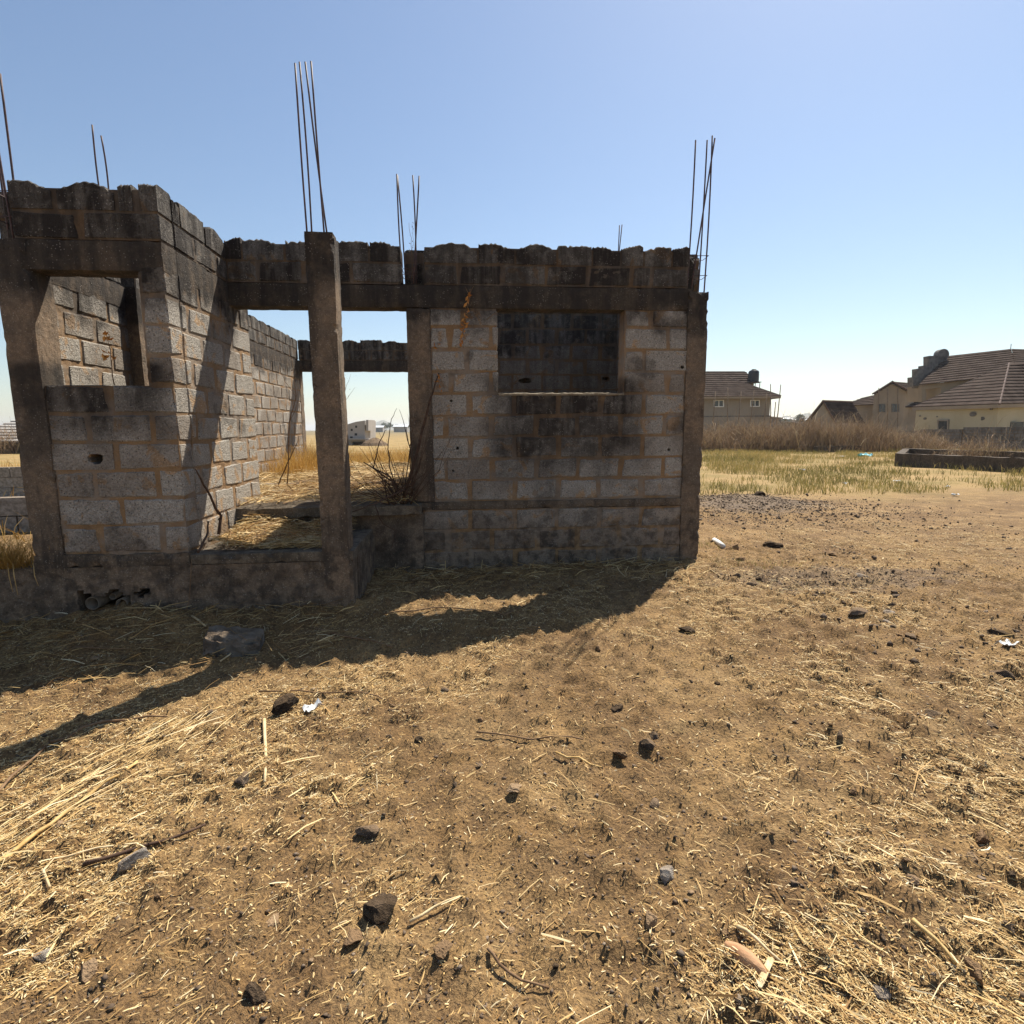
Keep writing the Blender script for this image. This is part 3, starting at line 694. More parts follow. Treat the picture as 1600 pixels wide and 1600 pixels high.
ribbons(np.stack([X, Y, ground_h(X, Y)], 1), rng.uniform(0, 6.3, n), rng.uniform(.006, .022, n), rng.uniform(.0015, .006, n), rng.normal(0, .3, n), np.zeros(n), rng.normal(0, .5, n),
        'chaff', M['straw'], np.clip(rng.beta(2.2, 1.8, n), 0, 1), 'fine straw chaff dusted over the soil')
# straw streak of aligned stems on the left
n = 150; t = rng.uniform(0, 1, n); a = ground_pt(-40, 1330); b = ground_pt(330, 1110)
X = a[0]+(b[0]-a[0])*t+rng.normal(0, .12, n); Y = a[1]+(b[1]-a[1])*t+rng.normal(0, .10, n); an = math.atan2(b[1]-a[1], b[0]-a[0])
ribbons(np.stack([X, Y, ground_h(X, Y)+.012], 1), an+rng.normal(0, .16, n), rng.uniform(.08, .36, n), rng.uniform(.002, .007, n), rng.normal(0, .05, n), rng.normal(0, .06, n), rng.normal(0, .4, n),
        'straw_windrow', M['straw'], np.clip(rng.beta(4, 1.6, n), 0, 1), 'streak of aligned golden straw on the left foreground')
# straw on the porch and hall floors
n = 5200; X = rng.uniform(X1+.16, -1.26, n); Y = rng.uniform(Y1+.12, 6.40, n); k = int(n*.45)
n2 = 16000; X2 = rng.uniform(XL+.05, XD0+.0, n2); Y2_ = rng.uniform(6.5, 13.9, n2)
Z = .535+.09*rng.random(n)*fbm(X*3, Y*3, 71)+.22*sstep(Y, 6.0, 6.45)*fbm(X*4, Y*4, 73)+.10*np.exp(-((X-X1)/.35)**2); Z2 = .80+.16*np.clip(fbm(X2*1.6, Y2_*1.6, 72)-.3, 0, 1)+.05*rng.random(n2)
keep = (X2 > X1+.02) | (Y2_ > 7.3); X2, Y2_, Z2 = X2[keep], Y2_[keep], Z2[keep]; Xa = np.concatenate([X, X2]); Ya = np.concatenate([Y, Y2_]); Za = np.concatenate([Z, Z2]); n = len(Xa)
ribbons(np.stack([Xa, Ya, Za], 1), rng.normal(.1, .8, n), np.where(Ya < 6.5, .62, 1)*np.clip(rng.lognormal(-1.7, .45, n), .06, .5), np.clip(rng.lognormal(-5.2, .4, n), .003, .014), rng.normal(.04, .16, n), rng.normal(0, .08, n), rng.normal(0, .5, n),
        'floor_straw', M['straw'], np.clip(rng.beta(2.4, 1.6, n), 0, 1), 'golden dry straw heaped on the porch and hall floors')
n = 700; X = np.concatenate([rng.uniform(X1+.2, -1.3, 260), rng.uniform(-2.4, -.7, 440)]); Y = np.concatenate([rng.uniform(Y1+.2, 6.4, 260), rng.uniform(6.5, 9.5, 440)]); Z = np.where(Y < 6.45, .58, .86)+rng.uniform(0, .08, n)
ribbons(np.stack([X, Y, Z], 1), rng.uniform(0, 3.14, n), rng.uniform(.15, .6, n)*np.where(Y < 6.45, .55, 1), rng.uniform(.004, .009, n), rng.normal(.05, .2, n), rng.normal(0, .12, n), rng.normal(0, .5, n),
        'floor_twigs', M['straw'], rng.random(n)*.3, 'dark brown twigs mixed into the floor straw')
# straw and dead weeds in the shade at the foot of the walls
n = 2600; X = rng.uniform(-5.2, 2.7, n); foot = np.where(X < -1.05, Y1-.06, Y2-.05); Y = foot-np.abs(rng.normal(0, .45, n)); Z = ground_h(X, Y)+rng.uniform(.004, .05, n)
ribbons(np.stack([X, Y, Z], 1), rng.normal(.3, .8, n), np.clip(rng.lognormal(-1.9, .5, n), .06, .6), np.clip(rng.lognormal(-5.4, .4, n), .002, .010), rng.normal(.06, .2, n), rng.normal(0, .1, n), rng.normal(0, .5, n),
        'wall_foot_straw', M['straw'], np.clip(rng.beta(1.6, 2.2, n), 0, 1), 'grey brown dead stems along the foot of the walls')
# gravel and crumbs
def pebbles(X, Y, Z, S, name, rnd, lab):
    n = len(X); base = np.array([[1,0,0],[-1,0,0],[0,1,0],[0,-1,0],[0,0,1],[0,0,-1]], float)
    V = base[None]*(S[:, None, None]*rng.uniform(.5, 1.1, (n, 6, 1)))*np.array([1, 1, .7]) + rng.normal(0, .18, (n, 6, 3))*S[:, None, None]
    V += np.stack([X, Y, Z+S*.2], 1)[:, None]
    T = np.array([[0,2,4],[2,1,4],[1,3,4],[3,0,4],[2,0,5],[1,2,5],[3,1,5],[0,3,5]])
    Fq = ((np.arange(n)*6)[:, None, None]+T[None]).reshape(-1, 3)
    o = link(name, mesh_np(name, V, Fq, M['gravel'], attr=np.repeat(rnd, 6))); tag(o, lab, None, None, 'stuff')
u = rng.random(70000); Y = .9+9*u**1.5; X = rng.uniform(-1, 1, 70000)*(.95*Y+1)+.1*Y
ok = ~blocked(X, Y); X, Y = X[ok], Y[ok]; n = len(X); S = np.clip(rng.lognormal(-5.65, .55, n), .0015, .02)
pebbles(X, Y, ground_h(X, Y), S, 'soil_crumbs', rng.beta(1.6, 1.6, n), 'small dark soil crumbs scattered over the yard')
n = 9000; X = rng.normal(5.6, 1.7, n); Y = rng.normal(11.0, 1.25, n); S = np.clip(rng.lognormal(-4.5, .5, n), .005, .045); ok = ~blocked(X, Y) & (X > 2.95); X, Y, S = X[ok], Y[ok], S[ok]; n = len(X)
pebbles(X, Y, ground_h(X, Y), S, 'gravel_heap', rng.beta(1.5, 2.2, n), 'low heap of dark grey gravel beyond the house corner')
n = 3000; X = rng.normal(4.1, .9, n); Y = rng.normal(5.7, .35, n); S = np.clip(rng.lognormal(-5.0, .5, n), .003, .02); ok = ~blocked(X, Y)
pebbles(X[ok], Y[ok], ground_h(X, Y)[ok], S[ok], 'gravel_patch', rng.beta(1.5, 2.2, n)[ok], 'flat patch of grey gravel on the right yard')

n = 9000; X = rng.uniform(2.95, 9, n); Y = rng.uniform(3.2, 11, n); S = np.clip(rng.lognormal(-4.9, .68, n), .003, .05); ok = rng.random(n) < sstep(fbm(X*.6, Y*.6, 120, 3), .36, .6)
pebbles(X[ok], Y[ok], ground_h(X, Y)[ok], S[ok], 'yard_gravel', rng.beta(1.4, 2.4, n)[ok], 'loose grey gravel thinly spread over the right yard')
# standing grass and brush
def blades(P, Hh, lean, amt, W, name, mat, rnd, lab, curl=1.0, parent=None):
    n = len(P); dx, dy = np.cos(lean), np.sin(lean); fa = rng.uniform(0, math.pi, n); sx, sy_ = np.cos(fa), np.sin(fa)
    V = np.zeros((n, 6, 3))
    for k, t in enumerate((0, .55, 1)):
        off = amt*Hh*t**(1+curl); c = P + np.stack([dx*off, dy*off, Hh*t*(1-.25*amt*t)], 1); wd = W*(1, .8, .25)[k]/2
        s = np.stack([sx*wd, sy_*wd, np.zeros(n)], 1); V[:, 2*k] = c-s; V[:, 2*k+1] = c+s
    Fq = ((np.arange(n)*6)[:, None, None]+np.array([[0, 1, 3, 2], [2, 3, 5, 4]])[None]).reshape(-1, 4)
    me = mesh_np(name, V, Fq, mat, attr=np.repeat(rnd, 6))
    if parent is not None: return tag(link(name, me, parent), kind='stuff')
    return tag(link(name, me), lab, None, None, 'stuff')
def field(n, x0, x1, y0, y1, th, s):
    X = rng.uniform(x0, x1, n); Y = rng.uniform(y0, y1, n); m = fbm(X*.35, Y*.35, s, 3)*.6+fbm(X*1.3, Y*1.3, s+5, 2)*.4
    ok = rng.random(n) < sstep(m, th-.08, th+.10); return X[ok], Y[ok], m[ok]
X, Y, m_ = field(90000, 4.5, 34, 13, 37, .50, 81); n = len(X)
sel = (X*.08+Y > 13.8); X, Y = X[sel], Y[sel]; n = len(X)
blades(np.stack([X, Y, ground_h(X, Y)-.01], 1), rng.uniform(.06, .30, n)*(.6+.9*fbm(X*.4, Y*.4, 88)), rng.uniform(0, 6.3, n), rng.uniform(.1, .7, n), rng.uniform(.008, .022, n),
       'field_grass', M['grass'], np.clip(fbm(X*.3, Y*.3, 90)*1.1-.1+rng.normal(0, .2, n), 0, 1), 'thin yellow green grass on the open field to the right')
X, Y, m_ = field(3500, 2.9, 5.5, 6.2, 9.0, .5, 95); ok = X > 2.95; X, Y = X[ok], Y[ok]; n = len(X)
blades(np.stack([X, Y, ground_h(X, Y)-.005], 1), rng.uniform(.02, .09, n), rng.uniform(0, 6.3, n), rng.uniform(.2, .8, n), rng.uniform(.003, .007, n),
       'corner_grass', M['grass'], rng.random(n), 'sparse short grass beside the right corner column')
# dry brush belt in front of the far houses
def brush(n, spots, h, name, lab, wscale=1.0, mat='brush'):
    i = rng.integers(0, len(spots), n); sp = np.array(spots); X = sp[i, 0]+rng.normal(0, 1, n)*sp[i, 2]; Y = sp[i, 1]+rng.normal(0, 1, n)*sp[i, 3]
    hh = sp[i, 4]*np.where(rng.random(n) < .06, rng.uniform(1.0, 1.45, n), rng.uniform(.25, 1.05, n))*(.3+1.35*fbm(X*.7, Y*.7, 99, 4))*h
    Z0 = np.where(rng.random(n) < .45, -.03, hh*rng.uniform(.1, .75, n)); hh = np.where(Z0 > 0, hh*rng.uniform(.2, .5, n), hh)
    return blades(np.stack([X, Y, Z0], 1), hh, rng.uniform(0, 6.3, n), np.where(Z0 > 0, rng.uniform(.3, 1.6, n), np.abs(rng.normal(0, .5, n))), rng.uniform(.010, .028, n)*wscale, name, M[mat], np.clip(rng.normal(.5, .26, n)+.12*(Z0 > 0), 0, 1), lab, .5)
spots = [(float(p[0]), float(p[1]), .9, 1.1, hh) for x, hh in zip(range(1085, 1440, 11), [1.75]*24+[1.5, 1.35, 1.3, 1.25, 1.2, 1.2, 1.1, 1.1, 1.1]) for p in [at(x, 704, Z=0)]]
brush(70000, spots, 1.05, 'dry_brush', 'belt of tall brown dry brush in front of the far houses')
spots = [(float(p[0]), float(p[1]), .55, .6, hh) for x, y, hh in ((1495, 722, .9), (1510, 722, 1.3), (1525, 722, 1.5), (1540, 722, 1.4), (1556, 722, 1.1), (1575, 722, .8), (1600, 722, .9), (1625, 722, 1)) for p in [at(x, y, Z=0)]]
brush(2600, spots, .85, 'slab_weeds', 'bare grey brown weeds growing inside the low foundation', .7)
# golden grass behind the house, seen through the porch
n = 26000; X = rng.uniform(-7, .5, n); Y = 14.2+16*rng.random(n)**1.2; ok = rng.random(n) < sstep(fbm(X*.5, Y*.5, 101), .36, .5); X, Y = X[ok], Y[ok]; n = len(X)
blades(np.stack([X, Y, ground_h(X, Y)-.02], 1), rng.uniform(.3, .95, n)*(.5+.9*fbm(X*.7, Y*.7, 105)), rng.uniform(0, 6.3, n), rng.uniform(.1, .8, n), rng.uniform(.008, .02, n),
       'golden_grass', M['golden'], rng.random(n), 'golden dry grass behind the house seen through the porch')
n = 2600; X = rng.normal(-3.3, .28, n); Y = rng.uniform(10.6, 13.7, n); ok = X > XL+.03; X, Y = X[ok], Y[ok]; n = len(X)
blades(np.stack([X, Y, np.full(n, .79)], 1), rng.uniform(.1, .8, n)*(.4+.9*fbm(X*2, Y*2, 77)), rng.uniform(0, 6.3, n), rng.uniform(.1, .9, n), rng.uniform(.004, .009, n),
       'hall_grass', M['golden'], rng.random(n), 'tall golden grass against the long left wall inside')
# field grass and scrub at far left
n = 12000; X = rng.uniform(-32, -6.2, n); Y = rng.uniform(9, 30, n); ok = rng.random(n) < sstep(fbm(X*.4, Y*.4, 111), .4, .55); X, Y = X[ok], Y[ok]; n = len(X)
blades(np.stack([X, Y, ground_h(X, Y)-.02], 1), rng.uniform(.1, .6, n), rng.uniform(0, 6.3, n), rng.uniform(.1, .8, n), rng.uniform(.01, .025, n),
       'left_field_grass', M['golden'], rng.random(n), 'dry grass on the field past the left column')
spots = [(float(p[0]), float(p[1]), 1.3, 1.2, 1.8) for x in (-60, -40, -20, 0, 14, 24) for p in [at(x, 708, Z=0)]]
brush(9000, spots, 1.0, 'left_brush', 'reddish dry scrub beyond the left column', 1.2)

# ------------------------------------------------------------------ stones
def rock_mesh(size, flat, seed, mat, facets=9, sub=3):
    r = random.Random(seed); bm = bmesh.new(); bmesh.ops.create_icosphere(bm, subdivisions=sub, radius=1.0)
    planes = [(Vector((r.gauss(0, 1), r.gauss(0, 1), r.gauss(0, .9))).normalized(), r.uniform(.45, .78)) for _ in range(facets)]
    ax = r.uniform(.55, .85); off = Vector((seed*3.7, seed*1.3, seed*.7)); soft = mat in ('st_char', 'st_brown', 'st_tan')
    for v in bm.verts:
        p = v.co.copy()
        for nrm, d in planes:
            k = p.dot(nrm)
            if k > d: p -= nrm*(k-d)*.97
        p *= 1.18
        p *= 1+.14*noise.noise(p*1.5+off)+(.16 if soft else .06)*noise.noise(p*4+off)+(.12 if soft else .03)*noise.noise(p*9+off)
        v.co = Vector((p.x*size, p.y*size*ax, p.z*size*flat))
    bmesh.ops.rotate(bm, verts=bm.verts, cent=(0, 0, 0), matrix=Matrix.Rotation(r.uniform(0, 6.3), 3, 'Z'))
    me = bpy.data.meshes.new('stone'); bm.to_mesh(me); bm.free(); me.materials.append(M[mat]); return me
def put_rock(name, x, y, px, flat, mat, label, cat='stone', group=None, seed=[0], rot=None, elong=None, facets=9):
    seed[0] += 1; p = ground_pt(x, y); dist = float((p-np.array([0, 0, CAM_H]))@FW); s = px*dist/F_PX/2*.84
    me = rock_mesh(s, flat, seed[0], mat, facets, 3 if px > 24 else 2)
    if elong: me.transform(Matrix.Rotation(rot or 0, 4, 'Z') @ Matrix.Diagonal((elong, 1/elong**.5, 1, 1)))
    o = bpy.data.objects.new(name, me); COL.objects.link(o); o.location = (p[0], p[1], p[2]+s*flat*.12)
    return tag(o, label, cat, group)
R_ = [
 ('clod', 446, 1103, 44, .7, 'st_char', 'black clod beside the white plastic scrap'),
 ('stone', 381, 1219, 36, .6, 'st_dark', 'dark brown oval stone beside the upright pale stick'),
 ('stone', 211, 1345, 50, .75, 'st_grey', 'rough grey white stone beside the dark bent stick on the left'),
 ('clod', 574, 1300, 46, .5, 'st_dark', 'dark layered clod in the middle foreground'),
 ('clod', 595, 1421, 66, .65, 'st_char', 'largest black clod in the foreground'),
 ('stone', 66, 1495, 36, .7, 'st_grey', 'small pale grey stone near the bottom left corner'),
 ('clod', 137, 1518, 42, .7, 'st_tan', 'tan earth clod near the bottom left corner'),
 ('stone', 424, 1439, 36, .5, 'st_tan', 'flat tan stone left of the largest black clod'),
 ('clod', 401, 1556, 50, .8, 'st_char', 'dark upright clod at the bottom edge left of centre'),
 ('clod', 690, 1487, 46, .35, 'st_brown', 'brown crumbling clod below and right of the largest black clod'),
 ('clod', 553, 1462, 52, .3, 'st_brown', 'low brown clod just below the largest black clod'),
 ('stone', 711, 1228, 16, .8, 'st_dark', 'small round dark stone above the flat tan pebble'),
 ('stone', 803, 1232, 30, .3, 'st_tan', 'half buried flat tan pebble in the middle of the yard'),
 ('stone', 1042, 1368, 38, .85, 'st_grey', 'speckled grey stone in straw, right of centre foreground'),
 ('stone', 1017, 1440, 40, .8, 'st_tan', 'upright tan stone below the speckled grey stone'),
 ('stone', 1520, 1520, 48, .8, 'st_brown', 'brown stone near the bottom right corner'),
 ('stone', 1376, 1549, 34, .5, 'st_grey', 'flat grey stone at the bottom right'),
 ('stone', 1241, 1381, 18, .8, 'st_dark', 'little dark stone between the grey and tan stones, right foreground'),
 ('stone', 1010, 1164, 28, .8, 'st_dark', 'dark grey stone, lower of a touching pair in the middle yard'),
 ('stone', 1021, 1151, 26, .8, 'st_dark', 'dark grey stone, upper of a touching pair in the middle yard'),
 ('stone', 968, 1178, 26, .7, 'st_brown', 'reddish brown stone left of the touching pair'),
 ('stone', 1025, 1256, 24, .9, 'st_dark', 'lone dark stone standing below the touching pair'),
 ('stone', 1312, 1149, 22, .7, 'st_dark', 'small grey stone in the right half of the yard'),
 ('stone', 1457, 1119, 34, .5, 'st_dark', 'dark stone among straw at the right'),
 ('stone', 1563, 1048, 36, .6, 'st_dark', 'smooth dark stone near the right edge'),
 ('stone', 1561, 990, 38, .5, 'st_char', 'black stone near the right edge above the white scrap'),
 ('stone', 1548, 1133, 26, .5, 'st_dark', 'flat grey stone near the right edge below the smooth one'),
 ('stone', 1340, 956, 48, .22, 'st_dark', 'long flat slate like stone on the right yard'),
 ('stone', 1390, 958, 24, .3, 'st_grey', 'flat grey stone right of the long flat one'),
 ('stone', 1381, 971, 28, .28, 'st_grey', 'thin grey stone below the long flat one'),
 ('stone', 1421, 994, 24, .4, 'st_dark', 'dark stone halfway to the black stone at right'),
 ('stone', 1145, 861, 38, .6, 'st_brown', 'brown broken block piece near the corner column'),
 ('stone', 1158, 876, 24, .5, 'st_brown', 'small brown rubble below the broken block piece'),
 ('stone', 1187, 907, 18, .7, 'st_char', 'black pebble, right of a row of three near the corner column'),
 ('stone', 1152, 901, 16, .7, 'st_dark', 'black pebble, left of a row of three near the corner column'),
 ('stone', 1173, 914, 20, .5, 'st_dark', 'black pebble, middle of a row of three near the corner column'),
 ('stone', 1346, 901, 30, .3, 'st_grey', 'flat pale stone on the grey gravel patch'),
 ('stone', 1297, 865, 44, .25, 'st_brown', 'low brown clod on the yard before the gravel patch'),
 ('clod', 1205, 853, 36, .35, 'st_char', 'burnt clod right of the broken block piece'),
 ('stone', 1187, 777, 22, .7, 'st_char', 'black stone on the slope of the gravel heap'),
 ('clod', 966, 1108, 30, .4, 'st_char', 'small black burnt clod at the centre of the yard'),
 ('clod', 1073, 984, 30, .4, 'st_char', 'black clod just outside the house shadow'),
 ('stone', 1426, 1377, 26, .6, 'st_tan', 'tan stone with a straw loop at lower right'),
 ('stone', 1521, 1339, 30, .5, 'st_tan', 'tan stone left of the brown clod at the right'),
 ('stone', 1536, 1311, 32, .7, 'st_brown', 'brown clod above the tan stone at the right'),
 ('stone', 1580, 1451, 30, .6, 'st_dark', 'dark clod at the right edge, lower foreground'),
 ('clod', 655, 1156, 18, .6, 'st_char', 'tiny black clod left of the long thin stem'),
]
p = ground_pt(368, 1004); me = rough_box(-.24, .22, -.15, .13, -.08, .085, M['st_mid'], step=.03, amp=.08, chip=.06, seed=61); me.transform(Matrix.Rotation(.16, 4, 'Z') @ Matrix.Rotation(.12, 4, 'Y'))
o = bpy.data.objects.new('stone', me); COL.objects.link(o); o.location = tuple(p); tag(o, 'large flat grey rock lying against the foot of the left plinth', 'stone')
for nm, x, y, px, fl, mt, lab in R_: put_rock(nm, x, y, px, fl, mt, lab, nm)
p = ground_pt(1166, 1506); bm = bmesh.new(); bmesh.ops.create_icosphere(bm, subdivisions=3, radius=1)
for v in bm.verts:
    q = v.co.copy(); k = 1+.10*noise.noise(q*1.3)+.03*noise.noise(q*5); tp = 1-.35*max(0, q.x); v.co = Vector((q.x*.078*k, q.y*.030*k*tp, max(q.z, -.7)*.028*k*tp))
bmesh.ops.rotate(bm, verts=bm.verts, cent=(0, 0, 0), matrix=Matrix.Rotation(-.95, 3, 'Z')); me = bpy.data.meshes.new('stone'); bm.to_mesh(me); bm.free(); me.materials.append(M['st_orange'])
o = bpy.data.objects.new('stone', me); COL.objects.link(o); o.location = (p[0], p[1], p[2]+.018); tag(o, 'smooth elongated orange tan stone in the right foreground', 'stone')
for k in range(70):
    while True:
        x, y = rng.uniform(20, 1590), 900+690*rng.random()**.8
        p = at(x, y, Z=-.1)
        if not blocked(p[0], p[1]) and not (x < 560 and y < 960): break
    put_rock('pebble', x, y, rng.uniform(9, 17), .6, ('st_dark', 'st_brown', 'st_brown', 'st_char', 'st_tan')[k % 5], 'thumb sized dark clod among the straw of the yard', 'clod', 'little clods scattered over the yard')

# ------------------------------------------------------------------ sticks, stems and scraps lying on the ground
def gstick(name, pts, w, mat, label, cat='stick', lift=.012, flat=False):
    P = []
    for i in range(len(pts)-1):
        a, b = np.array(pts[i], float), np.array(pts[i+1], float); m = max(2, int(np.linalg.norm(b-a)/25))
        P += [a+(b-a)*k/m for k in range(m)]
    P.append(np.array(pts[-1], float))
    W3 = [ground_pt(q[0], q[1], lift) for q in P]
    z = np.array([p[2] for p in W3]); z = np.convolve(np.pad(z, 2, mode='edge'), np.ones(5)/5, 'valid')+.006
    W3 = [np.array([p[0], p[1], zz]) for p, zz in zip(W3, z)]
    q = MB(); n = len(W3)
    q.tube(W3, [w*(1-.35*i/max(1, n-1))*random.uniform(.88, 1.1) for i in range(n)], 6)
    return solo(name, q.me(name, M[mat], True), W3[0], label, cat)
gstick('dry_stick', [(413, 1127), (415, 1180), (414, 1226)], .011, 'reed', 'pale straight stick lying towards the camera in the left yard')
gstick('dry_reed', [(-30, 1370), (60, 1305), (140, 1245), (215, 1195)], .012, 'gold', 'thick golden reed along the straw streak at left')
gstick('dry_stick', [(-20, 1250), (40, 1205), (78, 1160)], .009, 'wood', 'curved brown stick at the left edge above the golden reed')
gstick('dry_stick', [(80, 1165), (130, 1140), (200, 1124), (262, 1122)], .010, 'wood', 'long bowed brown stem meeting the curved stick at left')
gstick('dry_stick', [(130, 1355), (200, 1337), (262, 1312), (322, 1293)], .010, 'darkwood', 'dark bent stick beside the rough grey white stone')
gstick('straw_stalk', [(78, 1390), (68, 1365), (85, 1345), (130, 1335), (178, 1326)], .006, 'reed', 'looping pale stem left of the rough grey white stone')
gstick('dry_stick', [(488, 982), (520, 993), (560, 1000), (612, 1014)], .010, 'wood', 'brown stem lying across the house shadow')
gstick('straw_stalk', [(745, 1150), (830, 1156), (925, 1158)], .006, 'wood', 'long thin straight brown stem in the middle of the yard')
gstick('straw_stalk', [(868, 1181), (905, 1189), (940, 1203)], .007, 'gold', 'short brown stem right of the long thin one')
gstick('straw_stalk', [(405, 1082), (500, 1085), (590, 1090), (640, 1118)], .006, 'wood', 'brown stem with a bent end above the white plastic scrap')
gstick('dry_stick', [(345, 1040), (372, 1012), (402, 988)], .008, 'reed', 'grey white stick leaning beside the large flat rock')
gstick('dry_stick', [(300, 964), (312, 973), (322, 983)], .010, 'reed', 'short pale stick left of the large flat rock')
gstick('dry_twig', [(762, 1484), (780, 1515), (815, 1540), (858, 1547)], .006, 'wood', 'curved brown twig in the bottom centre foreground')
gstick('dry_reed', [(1150, 1450), (1180, 1475), (1218, 1508)], .007, 'reed', 'pale reed above the orange tan stone')
gstick('dry_reed', [(1425, 1440), (1460, 1477), (1492, 1512)], .008, 'gold', 'golden reed pointing at the brown stone, lower right')
gstick('straw_stalk', [(1245, 905), (1270, 945), (1300, 985), (1322, 1008)], .003, 'darkwood', 'thin dark wire like stem on the right yard', 'stem')
gstick('dry_twig', [(640, 1445), (680, 1424), (720, 1402)], .006, 'reed', 'pale straw stem right of the largest black clod')
gstick('straw_stalk', [(600, 962), (700, 950), (790, 966), (850, 930)], .007, 'wood', 'bent stem across the sunlit patch under the window')
gstick('straw_stalk', [(118, 1018), (190, 1017), (262, 1015)], .006, 'wood', 'straight stem in the shade below the pipe hole')
gstick('cable', [(1040, 905), (1042, 893), (1062, 888), (1090, 887), (1112, 893), (1135, 908)], .005, 'reed', 'pale bent cable on the ground at the corner column', 'cable')
# flat pale wood chip
def scrap(name, x, y, sx, sy_, rot, mat, label, cat, lift=.02, wob=.3, th=.004):
    p = ground_pt(x, y); me = bpy.data.meshes.new(name); bm = bmesh.new(); n = 7; top = []; bot = []
    for i in range(n):
        for j in range(n):
            u, v = i/(n-1)-.5, j/(n-1)-.5; e = 1-.25*abs(noise.noise(Vector((u*5+x, v*5, 1))))
            z = lift + wob*sx*(noise.noise(Vector((u*3+x, v*3+y, 0)))+.2) ; z = max(z, .004)
            top.append(bm.verts.new((u*sx*e, v*sy_*e, z+th))); bot.append(bm.verts.new((u*sx*e, v*sy_*e, z)))
    g = lambda L_, i, j: L_[i*n+j]
    for i in range(n-1):
        for j in range(n-1):
            bm.faces.new((g(top, i, j), g(top, i+1, j), g(top, i+1, j+1), g(top, i, j+1))); bm.faces.new((g(bot, i, j), g(bot, i, j+1), g(bot, i+1, j+1), g(bot, i+1, j)))
    for k in range(n-1):
        bm.faces.new((g(top, k, 0), g(bot, k, 0), g(bot, k+1, 0), g(top, k+1, 0))); bm.faces.new((g(top, k, n-1), g(top, k+1, n-1), g(bot, k+1, n-1), g(bot, k, n-1)))
        bm.faces.new((g(top, 0, k), g(top, 0, k+1), g(bot, 0, k+1), g(bot, 0, k))); bm.faces.new((g(top, n-1, k), g(bot, n-1, k), g(bot, n-1, k+1), g(top, n-1, k+1)))
    bm.to_mesh(me); bm.free(); me.materials.append(M[mat]); o = bpy.data.objects.new(name, me); COL.objects.link(o)
    o.location = tuple(p); o.rotation_euler = (0, 0, rot); return tag(o, label, cat)
scrap('wood_chip', 1195, 1526, .13, .022, .75, 'reed', 'flat pale grey wood chip below the orange tan stone', 'wood chip', .015, .05)
scrap('plastic_scrap', 489, 1108, .12, .08, .9, 'plastic', 'crumpled white plastic scrap beside a black clod', 'plastic scrap')
scrap('plastic_scrap', 1572, 1010, .13, .09, .2, 'plastic', 'white plastic scrap near the right edge below the black stone', 'plastic scrap')
scrap('plastic_bag', 1351, 716, .6, .45, .2, 'turq', 'turquoise plastic bag on the far field', 'plastic bag', .15, .3)
for x, y, s, lab in ((1253, 735, .45, 'white litter nearest the brush belt on the field'), (1316, 714, .5, 'white litter left of the turquoise bag'), (1320, 757, .35, 'white litter left of a pair at the grass edge'),
                     (1401, 753, .35, 'white litter right of a pair at the grass edge'), (1492, 775, .3, 'white litter in front of the green grass at right'), (1580, 733, .55, 'white litter against the low foundation'), (1480, 762, .35, 'pale litter heap inside the green grass at right')):
    scrap('plastic_litter', x, y, s*.5, s*.32, x, 'plastic', lab, 'litter', .03, .25)
p0, p1 = ground_pt(1116, 846, .03), ground_pt(1130, 857, .03); q = MB(); q.tube([p0, (p0+p1)/2, p1], [.035, .037, .034], 10)
solo('pipe_offcut', q.me('pipe_offcut', M['plastic'], True), p1, 'white pipe offcut lying by the broken block piece', 'pipe')

# ------------------------------------------------------------------ plants on and around the house
def branch_plant(name, stems, base, label, cat, mat='wood', leaves=(), leafmat='leaf', leafsize=.03):
    t = thing(name, base, label, cat)
    for st, r0, r1 in stems:
        q = MB(); n = len(st); pts = []
        for i in range(n-1):
            a, b = np.asarray(st[i], float), np.asarray(st[i+1], float)
            for k in range(3): pts.append(a+(b-a)*k/3+np.array([random.uniform(-1, 1), random.uniform(-1, 1), random.uniform(-.5, .5)])*min(.008, .04*np.linalg.norm(b-a)))
        pts.append(np.asarray(st[-1], float)); m = len(pts)
        q.tube(pts, [r0+(r1-r0)*i/(m-1) for i in range(m)], 6); link('stem', q.me('stem', M[mat], True), t)
    for c in leaves:
        q = MB(); c = np.asarray(c, float); a = np.array([random.gauss(0, 1) for _ in range(3)]); a /= np.linalg.norm(a); b = np.cross(a, [.3, .5, .8]); b /= np.linalg.norm(b); nn = np.cross(a, b); s = leafsize*random.uniform(.6, 1.3)
        q.add([c-a*s, c+b*s*.45+nn*s*.2, c+a*s, c-b*s*.45+nn*s*.25, c+nn*s*.05], [(0, 1, 4), (1, 2, 4), (2, 3, 4), (3, 0, 4)])
        link('leaf', q.me('leaf', M[leafmat]), t)
    return t
def A(x, y, Y): return at(x, y, Y=Y)
b0 = at(628, 772, Y=6.55); b0[2] = .80
